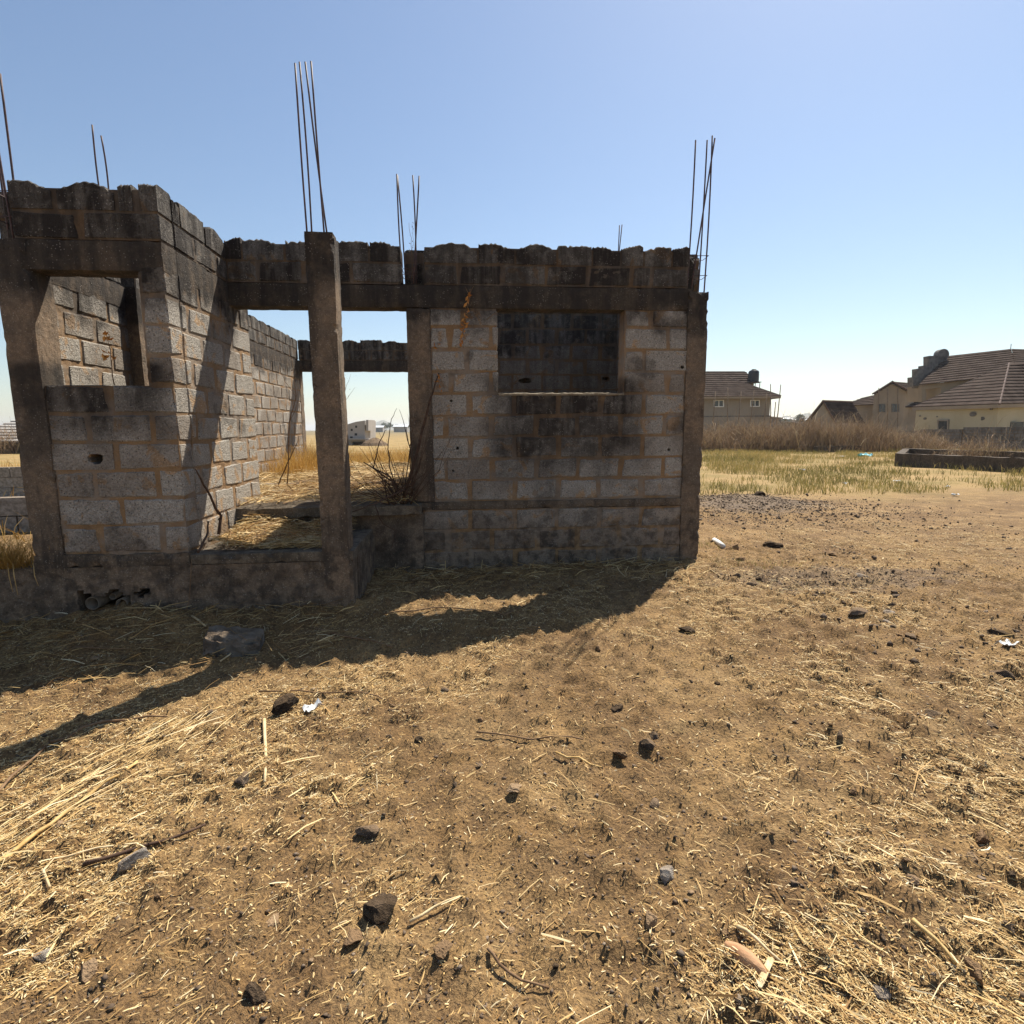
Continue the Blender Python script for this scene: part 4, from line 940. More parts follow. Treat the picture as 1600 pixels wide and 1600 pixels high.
S = [([b0, A(655, 690, 6.5), A(672, 625, 6.55), A(686, 583, 6.62)], .020, .007), ([b0, A(610, 745, 6.5), A(578, 728, 6.45), A(568, 722, 6.42)], .014, .005),
     ([b0, A(612, 752, 6.55), A(584, 732, 6.55), A(590, 700, 6.58), A(602, 672, 6.6)], .012, .004), ([b0, A(608, 728, 6.6), A(606, 690, 6.62), A(612, 655, 6.62), A(620, 638, 6.63)], .009, .002),
     ([b0, A(640, 700, 6.6), A(632, 665, 6.6), A(624, 640, 6.6)], .008, .002), ([b0, A(642, 735, 6.5), A(640, 700, 6.5), A(634, 672, 6.5)], .010, .003),
     ([A(632, 765, 6.4), A(590, 785, 6.2), A(550, 800, 6.05)], .010, .006), ([A(640, 700, 6.6), A(645, 670, 6.6), A(640, 650, 6.6)], .005, .002), ([b0, A(595, 740, 6.7), A(582, 715, 6.7), A(575, 692, 6.7)], .006, .002),
     ([b0, A(650, 715, 6.45), A(662, 672, 6.5), A(668, 640, 6.55)], .008, .002), ([A(585, 790, 6.15), A(598, 818, 6.1), A(620, 830, 6.1), A(612, 856, 6.05)], .007, .003)]
for k in range(48):
    a_ = b0+np.array([random.uniform(-.16, .12), random.uniform(-.12, .1), random.uniform(-.02, .1)]); th_ = random.uniform(-1.25, 1.0); l_ = random.uniform(.25, 1.0)
    m_ = a_+np.array([math.sin(th_)*l_*.5, random.uniform(-.15, .1), math.cos(th_)*l_*.5]); e_ = m_+np.array([math.sin(th_*.7)*l_*.45+random.uniform(-.08, .08), random.uniform(-.1, .08), math.cos(th_*.7)*l_*.5])
    S.append(([a_, m_, e_], random.uniform(.003, .008), .0012))
branch_plant('dead_shrub', S, b0, 'dead bare shrub leaning on the brown column right of the porch', 'shrub', 'darkwood',
             [A(686+random.uniform(-5, 4), 585+random.uniform(-4, 34), 6.6) for _ in range(14)], 'leaf', .028)
yw = Y2-.03
S = [([A(735, 452, yw), A(731, 480, yw-.02), A(726, 512, yw), A(718, 535, yw-.01)], .006, .003), ([A(733, 462, yw), A(727, 448, yw-.03)], .004, .002), ([A(733, 462, yw), A(740, 447, yw-.03)], .004, .002),
     ([A(760, 500, yw), A(772, 490, yw-.04), A(784, 484, yw-.05)], .004, .002), ([A(772, 490, yw-.04), A(783, 494, yw-.06)], .003, .002)]
branch_plant('dead_creeper', S, A(733, 462, yw), 'dried creeper with orange leaves hanging on the right front wall', 'creeper', 'wood',
             [A(732+random.uniform(-4, 4)-i*.35, 458+i*2.6, yw-.02-random.uniform(0, .03)) for i in range(32)]+[A(682+random.uniform(-5, 5), 540+random.uniform(-4, 4), yw) for _ in range(4)], 'leaf', .030)
b0 = A(643, 440, Y2+.12); S = [([b0, A(643, 400, Y2+.12), A(642, 372, Y2+.12), A(639, 348, Y2+.12)], .0035, .0015), ([A(643, 400, Y2+.12), A(646, 375, Y2+.12), A(644, 350, Y2+.12)], .002, .001)]
branch_plant('dry_weed', S, b0, 'thin dry weed stalk growing in the open column slot above the porch beam', 'weed', 'wood', [A(643+random.uniform(-4, 4), 348+i*3.2, Y2+.12) for i in range(16)], 'wood', .011)
b0 = A(178, 601, 5.45); b0[2] = SI
branch_plant('dry_weed', [([b0, A(173, 560, 5.45), A(168, 525, 5.45)], .005, .002), ([A(174, 570, 5.45), A(178, 552, 5.44)], .003, .002)], b0, 'dry weed with orange leaves on the left window sill', 'weed', 'wood',
             [A(170+random.uniform(-9, 9), 553+random.uniform(-6, 7), 5.45) for _ in range(10)]+[A(170+random.uniform(-7, 7), 524+random.uniform(-5, 6), 5.45) for _ in range(8)], 'leaf', .03)
b0 = np.array([-2.36, 5.52, .53])
def AX(x, y, X): return at(x, y, X=X)
branch_plant('dead_stump', [([AX(343, 834, -2.36), AX(345, 806, -2.36), AX(338, 795, -2.36), AX(322, 765, -2.38), AX(312, 745, -2.38), AX(305, 732, -2.40)], .016, .006), ([AX(341, 812, -2.36), AX(355, 790, -2.40)], .006, .003), ([AX(310, 862, -2.36), AX(322, 838, -2.38), AX(326, 815, -2.42)], .012, .007)], AX(343, 834, -2.36),
             'cut dark woody stem leaning by the sunlit side wall', 'stem', 'darkwood')
for xs, ys, lab in (((446, 452, 462, 456), (720, 660, 620, 560), 'tall thin dry weed against the long inner wall'), ((430, 444, 458, 466), (755, 735, 705, 688), 'slanting dark twig on the hall floor')):
    Yb = 8.6 if ys[0] < 740 else 8.0
    st = [A(x, y, Yb) for x, y in zip(xs, ys)]; st[0][2] = .80
    sub = [([st[1], st[1]+np.array([.12, .02, .25]), st[1]+np.array([.16, .0, .5])], .004, .0015), ([st[2], st[2]+np.array([-.14, 0, .22]), st[2]+np.array([-.2, 0, .42])], .003, .0015)] if ys[0] < 740 else []
    branch_plant('dry_weed', [(st, .010, .003)]+sub, st[0], lab, 'weed', 'darkwood' if not sub else 'wood', [st[-1]+np.array([random.uniform(-.15, .15), 0, random.uniform(-.2, .3)]) for _ in range(14)] if sub else (), 'wood', .014)
st = [A(553, 640, 9.5)+np.array([0, 0, 0])]; bb = np.array([-1.85, 9.5, .80])
branch_plant('dry_weed', [([bb, A(534, 640, 9.5), A(540, 610, 9.5), A(548, 585, 9.5)], .006, .0015), ([A(536, 630, 9.5), A(555, 605, 9.5)], .003, .0015)], bb, 'thin dry weed just right of the porch column', 'weed', 'wood', [A(545+random.uniform(-6, 14), 600+random.uniform(-20, 25), 9.5) for _ in range(8)], 'wood', .012)
# hanging vine on the plinth corner
q = MB(); q.tube([at(299, 873, Y=Y1-.045), at(298, 905, Y=Y1-.055), at(295, 940, Y=Y1-.065), at(286, 972, Y=Y1-.08)], [.004, .004, .0035, .003], 5)
solo('vine', q.me('vine', M['wood'], True), at(286, 972, Y=Y1-.08), 'single thin vine hanging down the plinth corner', 'vine')
# dry grass clump on the left plinth
gp = np.array([-4.22, Y1+.12, .43]); gt = thing('grass_clump', gp, 'bushy clump of orange dry grass on the plinth past the left column', 'grass clump')
n = 1100; P = np.stack([rng.normal(gp[0], .15, n), np.clip(rng.normal(gp[1]-.03, .09, n), Y1, 6), np.full(n, .425)], 1)
blades(P, rng.uniform(.08, .42, n), rng.uniform(0, 6.3, n), rng.uniform(.2, 1.7, n), rng.uniform(.0025, .005, n), 'grass_blades', M['golden'], rng.random(n)*.7, '', .8, gt)
for k, (x, y) in enumerate(((20, 925), (28, 930), (60, 915))):
    q = MB(); q.tube([at(x-8, 880, Y=Y1+.0), at(x-6, 900, Y=Y1-.07), at(x, y, Y=Y1-.05)], [.004, .004, .002], 5); link('root', q.me('root', M['gold'], True), gt)

# ------------------------------------------------------------------ low block walls past the left column
def row_wall(name, a, b, h, th, mat, label, cat='wall', n=None, courses_=2):
    a = np.array(a, float); b = np.array(b, float); t = thing(name, a, label, cat); d = b-a; L_ = np.linalg.norm(d[:2]); u = d/np.linalg.norm(d); nrm = np.array([-u[1], u[0], 0]); n = n or max(1, int(L_/.5))
    for c in range(courses_):
        for k in range(n):
            s0 = (k+(.5 if c % 2 else 0))*L_/n; s1 = min(L_, s0+L_/n)-.02
            if s1-s0 < .1: continue
            q = MB(); z0 = c*h/courses_; z1 = (c+1)*h/courses_-.015; ja = random.uniform(-.012, .012)
            base = a+u*s0+nrm*ja; q.prism([base+[0, 0, z0], a+u*s1+nrm*ja+[0, 0, z0], a+u*s1+nrm*ja+[0, 0, z1+random.uniform(-.01, .01)], base+[0, 0, z1+random.uniform(-.01, .01)]], nrm*th)
            link('block', q.me('block', M[mat]), t)
    return t
row_wall('low_block_wall', (-8.6, 10.0, -.05), (-5.9, 10.3, -.05), .62, .22, 'st_grey', 'low grey block wall just past the left column', courses_=2)
row_wall('low_block_wall', (-13.6, 15.0, 0), (-9.2, 15.6, 0), .8, .22, 'st_grey', 'farther low pale block wall past the left column', courses_=3)

# ------------------------------------------------------------------ far houses on the right
def roof_plane(q, a, b, c, d, rows, lift):
    """courses of tiles from eave a-b up to ridge d-c, each course lapping over the one below"""
    a, b, c, d = [np.asarray(p, float) for p in (a, b, c, d)]; nn = np.cross(b-a, d-a); nn /= np.linalg.norm(nn); nn = nn if nn[2] > 0 else -nn
    for k in range(rows):
        t0, t1 = k/rows, (k+1)/rows; p = [a+(d-a)*t0+nn*lift, b+(c-b)*t0+nn*lift, b+(c-b)*t1, a+(d-a)*t1]
        q.add(p+[p[0]-nn*lift*1.6, p[1]-nn*lift*1.6], [(0, 1, 2, 3), (4, 5, 1, 0)])
def window(par, x0, x1, y0, y1, dist, frame='white', bars=1, out=.06):
    a, b, c, d = pd(x0, y1, dist), pd(x1, y1, dist), pd(x1, y0, dist), pd(x0, y0, dist); n = -FWH*out
    q = MB(); q.prism([a, b, c, d], n*.5); w_ = link('window', q.me('window', M['glass']), par)
    f = MB(); e = (b-a)*.10; g = np.array([0, 0, .09])
    f.prism([a, a+e, d+e, d], n); f.prism([b-e, b, c, c-e], n); f.prism([a+e, b-e, b-e+g, a+e+g], n); f.prism([d+e-g, c-e-g, c-e, d+e], n)
    for k in range(bars):
        m = (k+1)/(bars+1); f.prism([a+(b-a)*m-e*.35, a+(b-a)*m+e*.35, d+(c-d)*m+e*.35, d+(c-d)*m-e*.35], n*.95)
    link('frame', f.me('frame', M[frame]), w_); return w_
def zset(p, z): p = np.array(p, float); p[2] = z; return p
def up(p, dz): return np.asarray(p, float)+np.array([0, 0, dz])
# house A: tan two storey house with hip roofs
D = 70.0; base = zset(pd(1150, 690, D), 0)
hA = thing('tan_house', base, 'tan two storey house with brown hip roof and small white windows', 'house')
ez = pd(1150, 621, D)[2]
wl, wr = zset(pd(1040, 621, D), 0), zset(pd(1204, 621, D), 0); q = MB(); q.prism([wl, wr, zset(wr, ez), zset(wl, ez)], FWH*9); link('wall', q.me('wall', M['tanwall']), hA)
e0, e1 = zset(pd(1030, 618, D), ez+.1)-FWH*.9, zset(pd(1215, 618, D), ez+.1)-FWH*.9; pk0, pk1 = pd(1085, 586, D+4), pd(1126, 586, D+4); r0, r1 = e0+FWH*11, e1+FWH*11
q = MB(); roof_plane(q, e0, e1, pk1, pk0, 11, .06); roof_plane(q, e1, r1, pk1, pk1, 11, .06); roof_plane(q, r1, r0, pk0, pk1, 6, .06); roof_plane(q, r0, e0, pk0, pk0, 6, .06); ro = link('roof', q.me('roof', M['roof']), hA)
q = MB(); q.tube([e1, (e1+pk1)/2, pk1], .09, 6); q.tube([e0, pk0], .09, 6); link('ridge_cap', q.me('ridge_cap', M['roofd']), ro)
q = MB(); q.prism([up(e0, -.28), up(e1, -.28), up(e1, -.03), up(e0, -.03)], FWH*.08); q.prism([up(e1, -.28), up(r1, -.28), up(r1, -.03), up(e1, -.03)], -RTH*.08); link('fascia', q.me('fascia', M['beige']), ro)
q = MB(); a, b = pd(1085, 599, D+7), pd(1178, 599, D+7); q.prism([zset(a, ez), zset(b, ez), b, a], FWH*6); link('upper_wall', q.me('upper_wall', M['beige']), hA)
u0, u1 = pd(1070, 598, D+6), pd(1186, 598, D+6); k0, k1 = pd(1104, 580, D+10), pd(1163, 580, D+10)
q = MB(); roof_plane(q, u0, u1, k1, k0, 6, .1); roof_plane(q, u1, u1+FWH*8, k1, k1, 6, .08); roof_plane(q, u1+FWH*8, u0+FWH*8, k0, k1, 6, .06); roof_plane(q, u0+FWH*8, u0, k0, k0, 6, .06); link('roof', q.me('roof', M['roof']), hA)
window(hA, 1115, 1131, 625, 636, D-.01); window(hA, 1172, 1187, 625, 635.5, D-.01)
q = MB(); a, b = pd(1040, 652, D-.05), pd(1204, 651, D-.05); q.prism([a, b, up(b, .14), up(a, .14)], FWH*.04); link('string_course', q.me('string_course', M['greyblk']), hA)
# stand and water tank
tb = pd(1177, 597, D+7); q = MB(); n = 20; prof = [(0, 0), (.72, 0), (.74, .1), (.70, .2), (.74, .35), (.70, .5), (.74, .65), (.70, .8), (.74, .95), (.70, 1.1), (.72, 1.3), (.62, 1.52), (.3, 1.66), (.28, 1.76), (0, 1.76)]
v = [(tb[0]+r*math.cos(2*math.pi*k/n)*.95, tb[1]+r*math.sin(2*math.pi*k/n)*.95, tb[2]+z*.95) for r, z in prof for k in range(n)]
q.add(v, [(i*n+k, i*n+(k+1) % n, (i+1)*n+(k+1) % n, (i+1)*n+k) for i in range(len(prof)-1) for k in range(n)])
solo('water_tank', q.me('water_tank', M['tank'], True), tb, 'black plastic water tank raised behind the tan house roof', 'water tank')
ts = thing('tank_stand', zset(tb, 0), 'metal stand under the black water tank', 'stand')
for dx in (-.6, .6):
    for dy in (-.6, .6):
        q = MB(); q.tube([zset(tb+np.array([dx, dy, 0]), 0), tb+np.array([dx, dy, -.02])], .05, 6); link('leg', q.me('leg', M['roofd']), ts)
q = MB(); q.box(tb[0]-.75, tb[0]+.75, tb[1]-.75, tb[1]+.75, tb[2]-.09, tb[2]-.005); link('platform', q.me('platform', M['roofd']), ts)
# bamboo poles
for (x0, y0, x1, y1, d, lab) in ((1213, 660, 1220, 601, 66, 'tallest bamboo pole leaning right of the tan house'), (1208, 662, 1212, 628, 66, 'short bamboo pole leaning right of the tan house'), (1203, 690, 1204, 600, 68, 'upright bamboo pole at the tan house corner'),
                             (1135, 690, 1137, 606, 68.5, 'second bamboo pole before the tan house wall from the left'), (1150, 690, 1158, 612, 68.5, 'third bamboo pole before the tan house wall from the left'), (1168, 690, 1178, 610, 68.5, 'fourth bamboo pole before the tan house wall from the left'), (1190, 690, 1198, 615, 68.5, 'fifth bamboo pole before the tan house wall from the left'), (1110, 690, 1118, 612, 68.5, 'first bamboo pole before the tan house wall from the left')):
    a = pd(x0, y0, d); b = pd(x1, y1, d); a = a+(a-b)*(a[2]/(b[2]-a[2])); q = MB(); q.tube([a, (a+b)/2+RTH*.06, b], [.06, .055, .045], 6)
    solo('bamboo_pole', q.me('bamboo_pole', M['bamboo'], True), a, lab, 'pole', 'scaffold poles by the tan house')
# house B: small gabled building
D = 58.0; hB = thing('gabled_shed', zset(pd(1300, 690, D), 0), 'small low gabled building with brown tiled roof', 'shed')
ga, gb, gp_ = pd(1266, 658, D), pd(1305, 659, D), pd(1288, 628, D); dv = RTH*4.2+FWH*2.6
q = MB(); q.prism([zset(ga, 0), zset(gb, 0), gb, gp_, ga], dv); link('wall', q.me('wall', M['tanwall']), hB)
o_ = -dv*.06; q = MB(); ra, rb, rp = ga+RTH*-.3+o_+up(0, -.15), gb+RTH*.25+o_+up(0, -.15), up(gp_, .1)+o_
roof_plane(q, rb, rb+dv*1.12, rp+dv*1.12, rp, 6, .06); roof_plane(q, ra+dv*1.12, ra, rp, rp+dv*1.12, 6, .06); rr = link('roof', q.me('roof', M['roof']), hB)
q = MB(); q.tube([ra, rp, rb], .09, 6); q.tube([rp, rp+dv*1.12], .1, 6); link('ridge_cap', q.me('ridge_cap', M['roofd']), rr)
# house C: beige gable house behind poles
D = 82.0; hC = thing('beige_house', zset(pd(1390, 690, D), 0), 'beige two storey house with front gable and dark windows', 'house')
ga, gb, gp_ = pd(1366, 614, D), pd(1415, 611, D), pd(1390, 598, D); dv = RTH*7+FWH*4.5
q = MB(); q.prism([zset(ga, 0), zset(gb, 0), gb, gp_, ga], dv); link('wall', q.me('wall', M['beige']), hC)
o_ = -FWH*.6; ra, rb, rp = pd(1359, 616, D)+o_, pd(1420, 613, D)+o_, pd(1390, 596.5, D)+o_; q = MB(); roof_plane(q, rb, rb+dv, rp+dv, rp, 6, .1); roof_plane(q, ra+dv, ra, rp, rp+dv, 6, .1); rr = link('roof', q.me('roof', M['roof']), hC)
q = MB(); q.tube([ra, rp, rb], .12, 6); link('bargeboard', q.me('bargeboard', M['roofd']), rr)
for x0, x1, z in ((1318, 1366, 632), (1416, 1452, 636)):
    a, b = pd(x0, z, D+.8), pd(x1, z, D+.8); q = MB(); q.prism([zset(a, 0), zset(b, 0), b, a], FWH*5); link('wing_wall', q.me('wing_wall', M['beige']), hC)
q = MB(); a, b = pd(1314, 634, D+.2), pd(1366, 632, D+.2); roof_plane(q, a, b, pd(1366, 617, D+4), pd(1350, 621, D+4), 6, .1); link('roof', q.me('roof', M['roof']), hC)
q = MB(); a, b = pd(1410, 636, D+.2), pd(1456, 636, D+.2); roof_plane(q, a, b, pd(1456, 613, D+5), pd(1428, 613, D+5), 7, .1); link('roof', q.me('roof', M['roof']), hC)
window(hC, 1372, 1383, 631, 644, D-.01, 'greyblk', 1); window(hC, 1393, 1405, 631, 644, D-.01, 'greyblk', 1); window(hC, 1353, 1359, 637, 644, D+1.19, 'beige', 0); window(hC, 1338, 1342, 639, 647, D+1.19, 'beige', 0)
for x, lab in ((1372, 'first scaffold pole from the left on the beige gable house'), (1386, 'middle scaffold pole on the beige gable house'), (1402, 'last scaffold pole on the right of the beige gable house')):
    a, b = zset(pd(x, 690, D-.9), 0), pd(x+1, 606, D-.9); q = MB(); q.tube([a, (a+b)/2, b], .055, 6); solo('scaffold_pole', q.me('scaffold_pole', M['bamboo'], True), a, lab, 'pole', 'poles on the beige gable house')
# house D: large cream house with stepped parapet gable
hD = thing('cream_house', zset(pd(1500, 690, 54), 0), 'large cream house with steep brown tiled roof and stepped parapet', 'house')
ca, cb, cc = pd(1432, 637, 57), pd(1560, 633, 48.5), pd(1720, 630, 58)
q = MB(); back = FWH*14; q.prism([zset(ca, 0), zset(cb, 0), zset(cc, 0), zset(cc+FWH*6, 0), zset(ca+RTH*4+FWH*4, 0)], [0, 0, ca[2]]); link('wall', q.me('wall', M['cream']), hD)
ea, eb, ec = pd(1426, 636, 57.4), pd(1562, 631, 47.6), pd(1730, 627, 58); ap = pd(1577, 567, 55.5)
q = MB(); roof_plane(q, ea, eb, ap, ap, 13, .06); roof_plane(q, eb, ec, ap+RTH*3, ap, 13, .06); roof_plane(q, ec+FWH*6, ea+RTH*5+FWH*5, ap, ap+RTH*3, 4, .05); rr = link('roof', q.me('roof', M['roof']), hD)
q = MB(); q.tube([up(eb, -.02), up(ap, -.02)], .075, 6); q.tube([up(ea, -.02), up(ap, -.02)], .075, 6); link('ridge_cap', q.me('ridge_cap', M['roofd']), rr)
q = MB(); q.prism([up(ea, -.34), up(eb, -.34), up(eb, -.03), up(ea, -.03)], FWH*.1); q.prism([up(eb, -.34), up(ec, -.34), up(ec, -.03), up(eb, -.03)], FWH*.1); link('fascia', q.me('fascia', M['beige']), rr)
# upper roof and its wall
ua, ub, uc, ud = pd(1436, 601, 60), pd(1588, 585, 55), pd(1580, 545, 60), pd(1481, 556, 64)
q = MB(); roof_plane(q, ua, ub, uc, ud, 12, .06); b1 = ub+FWH*12; roof_plane(q, ub, pd(1700, 592, 56), pd(1680, 548, 60), uc, 12, .06); roof_plane(q, pd(1700, 592, 56)+FWH*10, ua+FWH*6+RTH*7, ud, pd(1680, 548, 60), 3, .06); link('roof', q.me('roof', M['roof']), hD)
q = MB(); a, b = pd(1440, 601, 60.6), pd(1530, 592, 57.2); a0, b0_ = pd(1440, 628, 60.6), pd(1530, 620, 57.2)
q.prism([a+(b-a)*.35+up(0, 0), b, b0_, a0+(b0_-a0)*.35], FWH*5); q.prism([a, a+(b-a)*.08, a0+(b0_-a0)*.08, a0], FWH*.5); q.prism([up(a, -.5), up(b, -.5), b, a], FWH*.45); link('upper_wall', q.me('upper_wall', M['beige']), hD)
# stepped parapet with round finial
q = MB(); st = [(1427, 1437, 598, 589), (1434, 1444, 600, 576), (1444, 1456, 596, 571), (1452, 1466, 592, 556), (1462, 1480, 586, 556)]
for i, (x0, x1, yb, yt) in enumerate(st):
    d0 = 61.0+i*.5; q.prism([pd(x0, yb+6, d0), pd(x1, yb+6, d0), pd(x1, yt, d0), pd(x0, yt, d0)], FWH*.9)
link('parapet', q.me('parapet', M['greyblk']), hD)
q = MB(); c0 = pd(1474.5, 554, 63); n = 20; R0 = 8.5/F_PX*63
q.prism([c0+RTH*R0*math.cos(2*math.pi*k/n)+np.array([0, 0, R0*math.sin(2*math.pi*k/n)]) for k in range(n)], FWH*.7); link('round_finial', q.me('round_finial', M['greyblk']), hD)
def wall_d(x): t = (x-1432)/(1560-1432); return 57*48.5/(48.5+(57-48.5)*(1-t))*1.0 if False else 1/((1-t)/57+t/48.5)
def window_on(par, x0, x1, y0, y1, bars):
    d0, d1 = wall_d(x0)-.05, wall_d(x1)-.05; a, b, c, d = pd(x0, y1, d0), pd(x1, y1, d1), pd(x1, y0, d1), pd(x0, y0, d0); a, b, c, d = [p_-RTH*.12 for p_ in (a, b, c, d)]; q = MB(); q.prism([a, b, c, d], -RTH*.06); w_ = link('window', q.me('window', M['glass']), par)
    e = (b-a)*.12; f = MB(); g = np.array([0, 0, .14]); n = -RTH*.14; f.prism([a-e, a, d, d-e], n); f.prism([b, b+e, c+e, c], n); f.prism([d-e, c+e, up(c+e, .14), up(d-e, .14)], n*1.05); link('frame', f.me('frame', M['tanwall']), w_)
window_on(hD, 1470, 1484, 658, 671, 1)
q = MB(); a, b, c, d = [pd(x, y, 49.6) for x, y in ((1577, 670), (1600, 670), (1600, 659), (1577, 659))]; q.prism([a, b, c, d], FWH*.3); link('window', q.me('window', M['glass']), hD)
for x, y, r in ((1522, 647, .22), (1537, 654, .16), (1551, 639, .1), (1447, 654, .12), (1439, 650, .07), (1466, 651, .06)):
    q = MB(); c0 = pd(x, y, wall_d(x))-RTH*.08; q.prism([c0-FWH*r*1.6*math.cos(2*math.pi*k/12)+np.array([0, 0, r*math.sin(2*math.pi*k/12)]) for k in range(12)], -RTH*.06); link('vent', q.me('vent', M['greyblk']), hD)
q = MB(); a = pd(1579, 546, 60); q.tube([up(a, -.2), up(a, .55)], .03, 5); link('finial', q.me('finial', M['roofd']), rr)
# boundary wall before the cream house
def block_fence(name, a, b, h, label, nb, nc, mat='greyblk', th=.22):
    t = thing(name, a, label, 'wall'); d = b-a; nrm = np.cross(d, UPW); nrm /= np.linalg.norm(nrm); q = MB(); q.prism([a, b, up(b, h-.03), up(a, h-.03)], nrm*-th*.8); link('mortar', q.me('mortar', M['mortar']), t)
    for c in range(nc):
        for k in range(nb+1):
            s0 = max(0, (k-(.5 if c % 2 else 0))/nb); s1 = min(1, (k+1-(.5 if c % 2 else 0))/nb)
            if s1-s0 < .2/nb: continue
            w_ = .03/np.linalg.norm(d); p, r = a+d*(s0+w_/2), a+d*(s1-w_/2); z0, z1 = h*c/nc+.01, h*(c+1)/nc-.012; off = nrm*random.uniform(.01, .03)
            q = MB(); q.prism([up(p, z0)+off, up(r, z0)+off, up(r, z1)+off, up(p, z1)+off], -nrm*th); link('block', q.me('block', M[mat]), t)
    return t
block_fence('boundary_wall', zset(pd(1435, 690, 44), 0), zset(pd(1502, 690, 41), 0), 1.42, 'lower stretch of grey block wall before the cream house', 12, 6)
block_fence('boundary_wall', zset(pd(1503, 690, 41), 0), zset(pd(1640, 690, 36), 0), 1.56, 'higher stretch of grey block wall at the right edge', 16, 7)
block_fence('boundary_wall', zset(pd(1345, 690, 50), 0), zset(pd(1434, 690, 46), 0), 1.3, 'far low block wall behind the brush belt', 14, 6)
# low foundation in the field
fnd = thing('low_foundation', ground_pt(1500, 730), 'low dark concrete foundation of an abandoned plot on the right field', 'foundation')
p1, p2 = zset(at(1397, 728, Z=0), -.1), zset(at(1760, 748, Z=0), -.1); dn = np.array([.66, .75, 0])
def beam_(a, b, h, th, nm, seed_):
    q = MB(); n = 24; d = b-a; nr = np.cross(d, UPW); nr /= np.linalg.norm(nr); V = []; Fq = []
    for i in range(n+1):
        c = a+d*i/n; j = [random.uniform(-.015, .015) for _ in range(4)]
        V += [c+nr*j[0], up(c, h+j[1])+nr*j[2], up(c, h+j[3])-nr*th, c-nr*th]
    for i in range(n): Fq += [(i*4+k, (i+1)*4+k, (i+1)*4+(k+1) % 4, i*4+(k+1) % 4) for k in range(4)]
    Fq += [(0, 1, 2, 3), (n*4+3, n*4+2, n*4+1, n*4)]; q.add(V, Fq); link(nm, q.me(nm, M['plinth']), fnd)
beam_(p1, p2, .62, .3, 'front_beam', 1); p3 = p1+dn*6.5; p4 = p2+dn*6.5; beam_(p3, p4, .62, .3, 'rear_beam', 2); beam_(p1+dn*.3, p3-dn*.05, .60, -.3, 'side_beam', 3)
fl = zset(at(1250, 707, Z=0), -.1); beam_(zset(at(1275, 707, Z=0), -.1), zset(at(1345, 706, Z=0), -.1), .5, .3, 'outer_beam', 4)
# ------------------------------------------------------------------ distant things
# grey sheds and walls between the houses
for i, (x0, x1, yt, d, lab) in enumerate(((1204, 1221, 652, 120, 'far dark grey shed just right of the tan house'), (1221, 1240, 660, 130, 'far low grey wall left of the small black tank'), (1240, 1272, 661, 140, 'far low grey wall right of the small black tank'))):
    a, b = pd(x0, yt, d), pd(x1, yt+2*(i == 0), d); t = thing('far_shed', zset(a, 0), lab, 'shed'); q = MB(); q.prism([zset(a, 0), zset(b, 0), b, a], FWH*6); link('wall', q.me('wall', M['greyblk']), t)
    q = MB(); q.prism([up(a-RTH*.2-FWH*.3, .02), up(b+RTH*.2-FWH*.3, .02), up(b+RTH*.2-FWH*.3, .2), up(a-RTH*.2-FWH*.3, .2)], FWH*6.6); link('roof', q.me('roof', M['farwall']), t)
tb = pd(1253, 661, 138); q = MB(); v = [(tb[0]+r*math.cos(2*math.pi*k/14), tb[1]+r*math.sin(2*math.pi*k/14), tb[2]+z) for r, z in ((0, .2), (.45, .2), (.47, 1.0), (.3, 1.25), (0, 1.3)) for k in range(14)]
q.add(v, [(i*14+k, i*14+(k+1) % 14, (i+1)*14+(k+1) % 14, (i+1)*14+k) for i in range(4) for k in range(14)]); solo('water_tank', q.me('water_tank', M['tank'], True), up(tb, .2), 'tiny black water tank far behind the brush belt', 'water tank')
# unfinished block of flats seen through the porch
D = 62.0; fb = thing('concrete_frame_building', zset(pd(555, 700, D), 0), 'grey unfinished storey building with sloping top far behind the porch', 'building')
q = MB(); q.prism([pd(530, 690, D), pd(570, 690, D), pd(570, 657, D), pd(556, 659, D), pd(530, 667, D)], FWH*5); link('upper_wall', q.me('upper_wall', M['farwall']), fb)
for x in (532, 545, 568):
    q = MB(); a = pd(x, 690, D+.1); q.prism([zset(a, 0), zset(a+RTH*.3, 0), a+RTH*.3, a], FWH*.4); link('column', q.me('column', M['farwall']), fb)
q = MB(); q.prism([zset(pd(530, 690, D+4), 0), zset(pd(570, 690, D+4), 0), pd(570, 690, D+4), pd(530, 690, D+4)], FWH*.4); link('back_wall', q.me('back_wall', M['greyblk']), fb)
q = MB(); q.prism([pd(572, 656, D-.2), pd(575.5, 656, D-.2), pd(575.5, 673, D-.2), pd(572, 673, D-.2)], FWH*3); link('stair_wall', q.me('stair_wall', M['farwall']), fb)
q = MB(); q.prism([pd(527, 687, D-.6), pd(576, 687, D-.6), pd(576, 685, D-.6), pd(527, 685, D-.6)], FWH*1); link('ledge', q.me('ledge', M['farwall']), fb)
for x0, x1, y0, y1 in ((555, 558, 665, 668.5), (548, 551, 670, 673.5), (554, 558, 677, 680.5), (547, 551, 682, 684.5), (540, 542, 672, 676)):
    q = MB(); q.prism([pd(x0, y1, D-.02), pd(x1, y1, D-.02), pd(x1, y0, D-.02), pd(x0, y0, D-.02)], FWH*.2); link('window_opening', q.me('window_opening', M['tank']), fb)
gh = thing('gravel_mound', zset(pd(590, 695, 58), 0), 'grey mound right of the unfinished far building', 'mound'); q = MB(); c0 = zset(pd(586, 690, 60), 0); n = 20
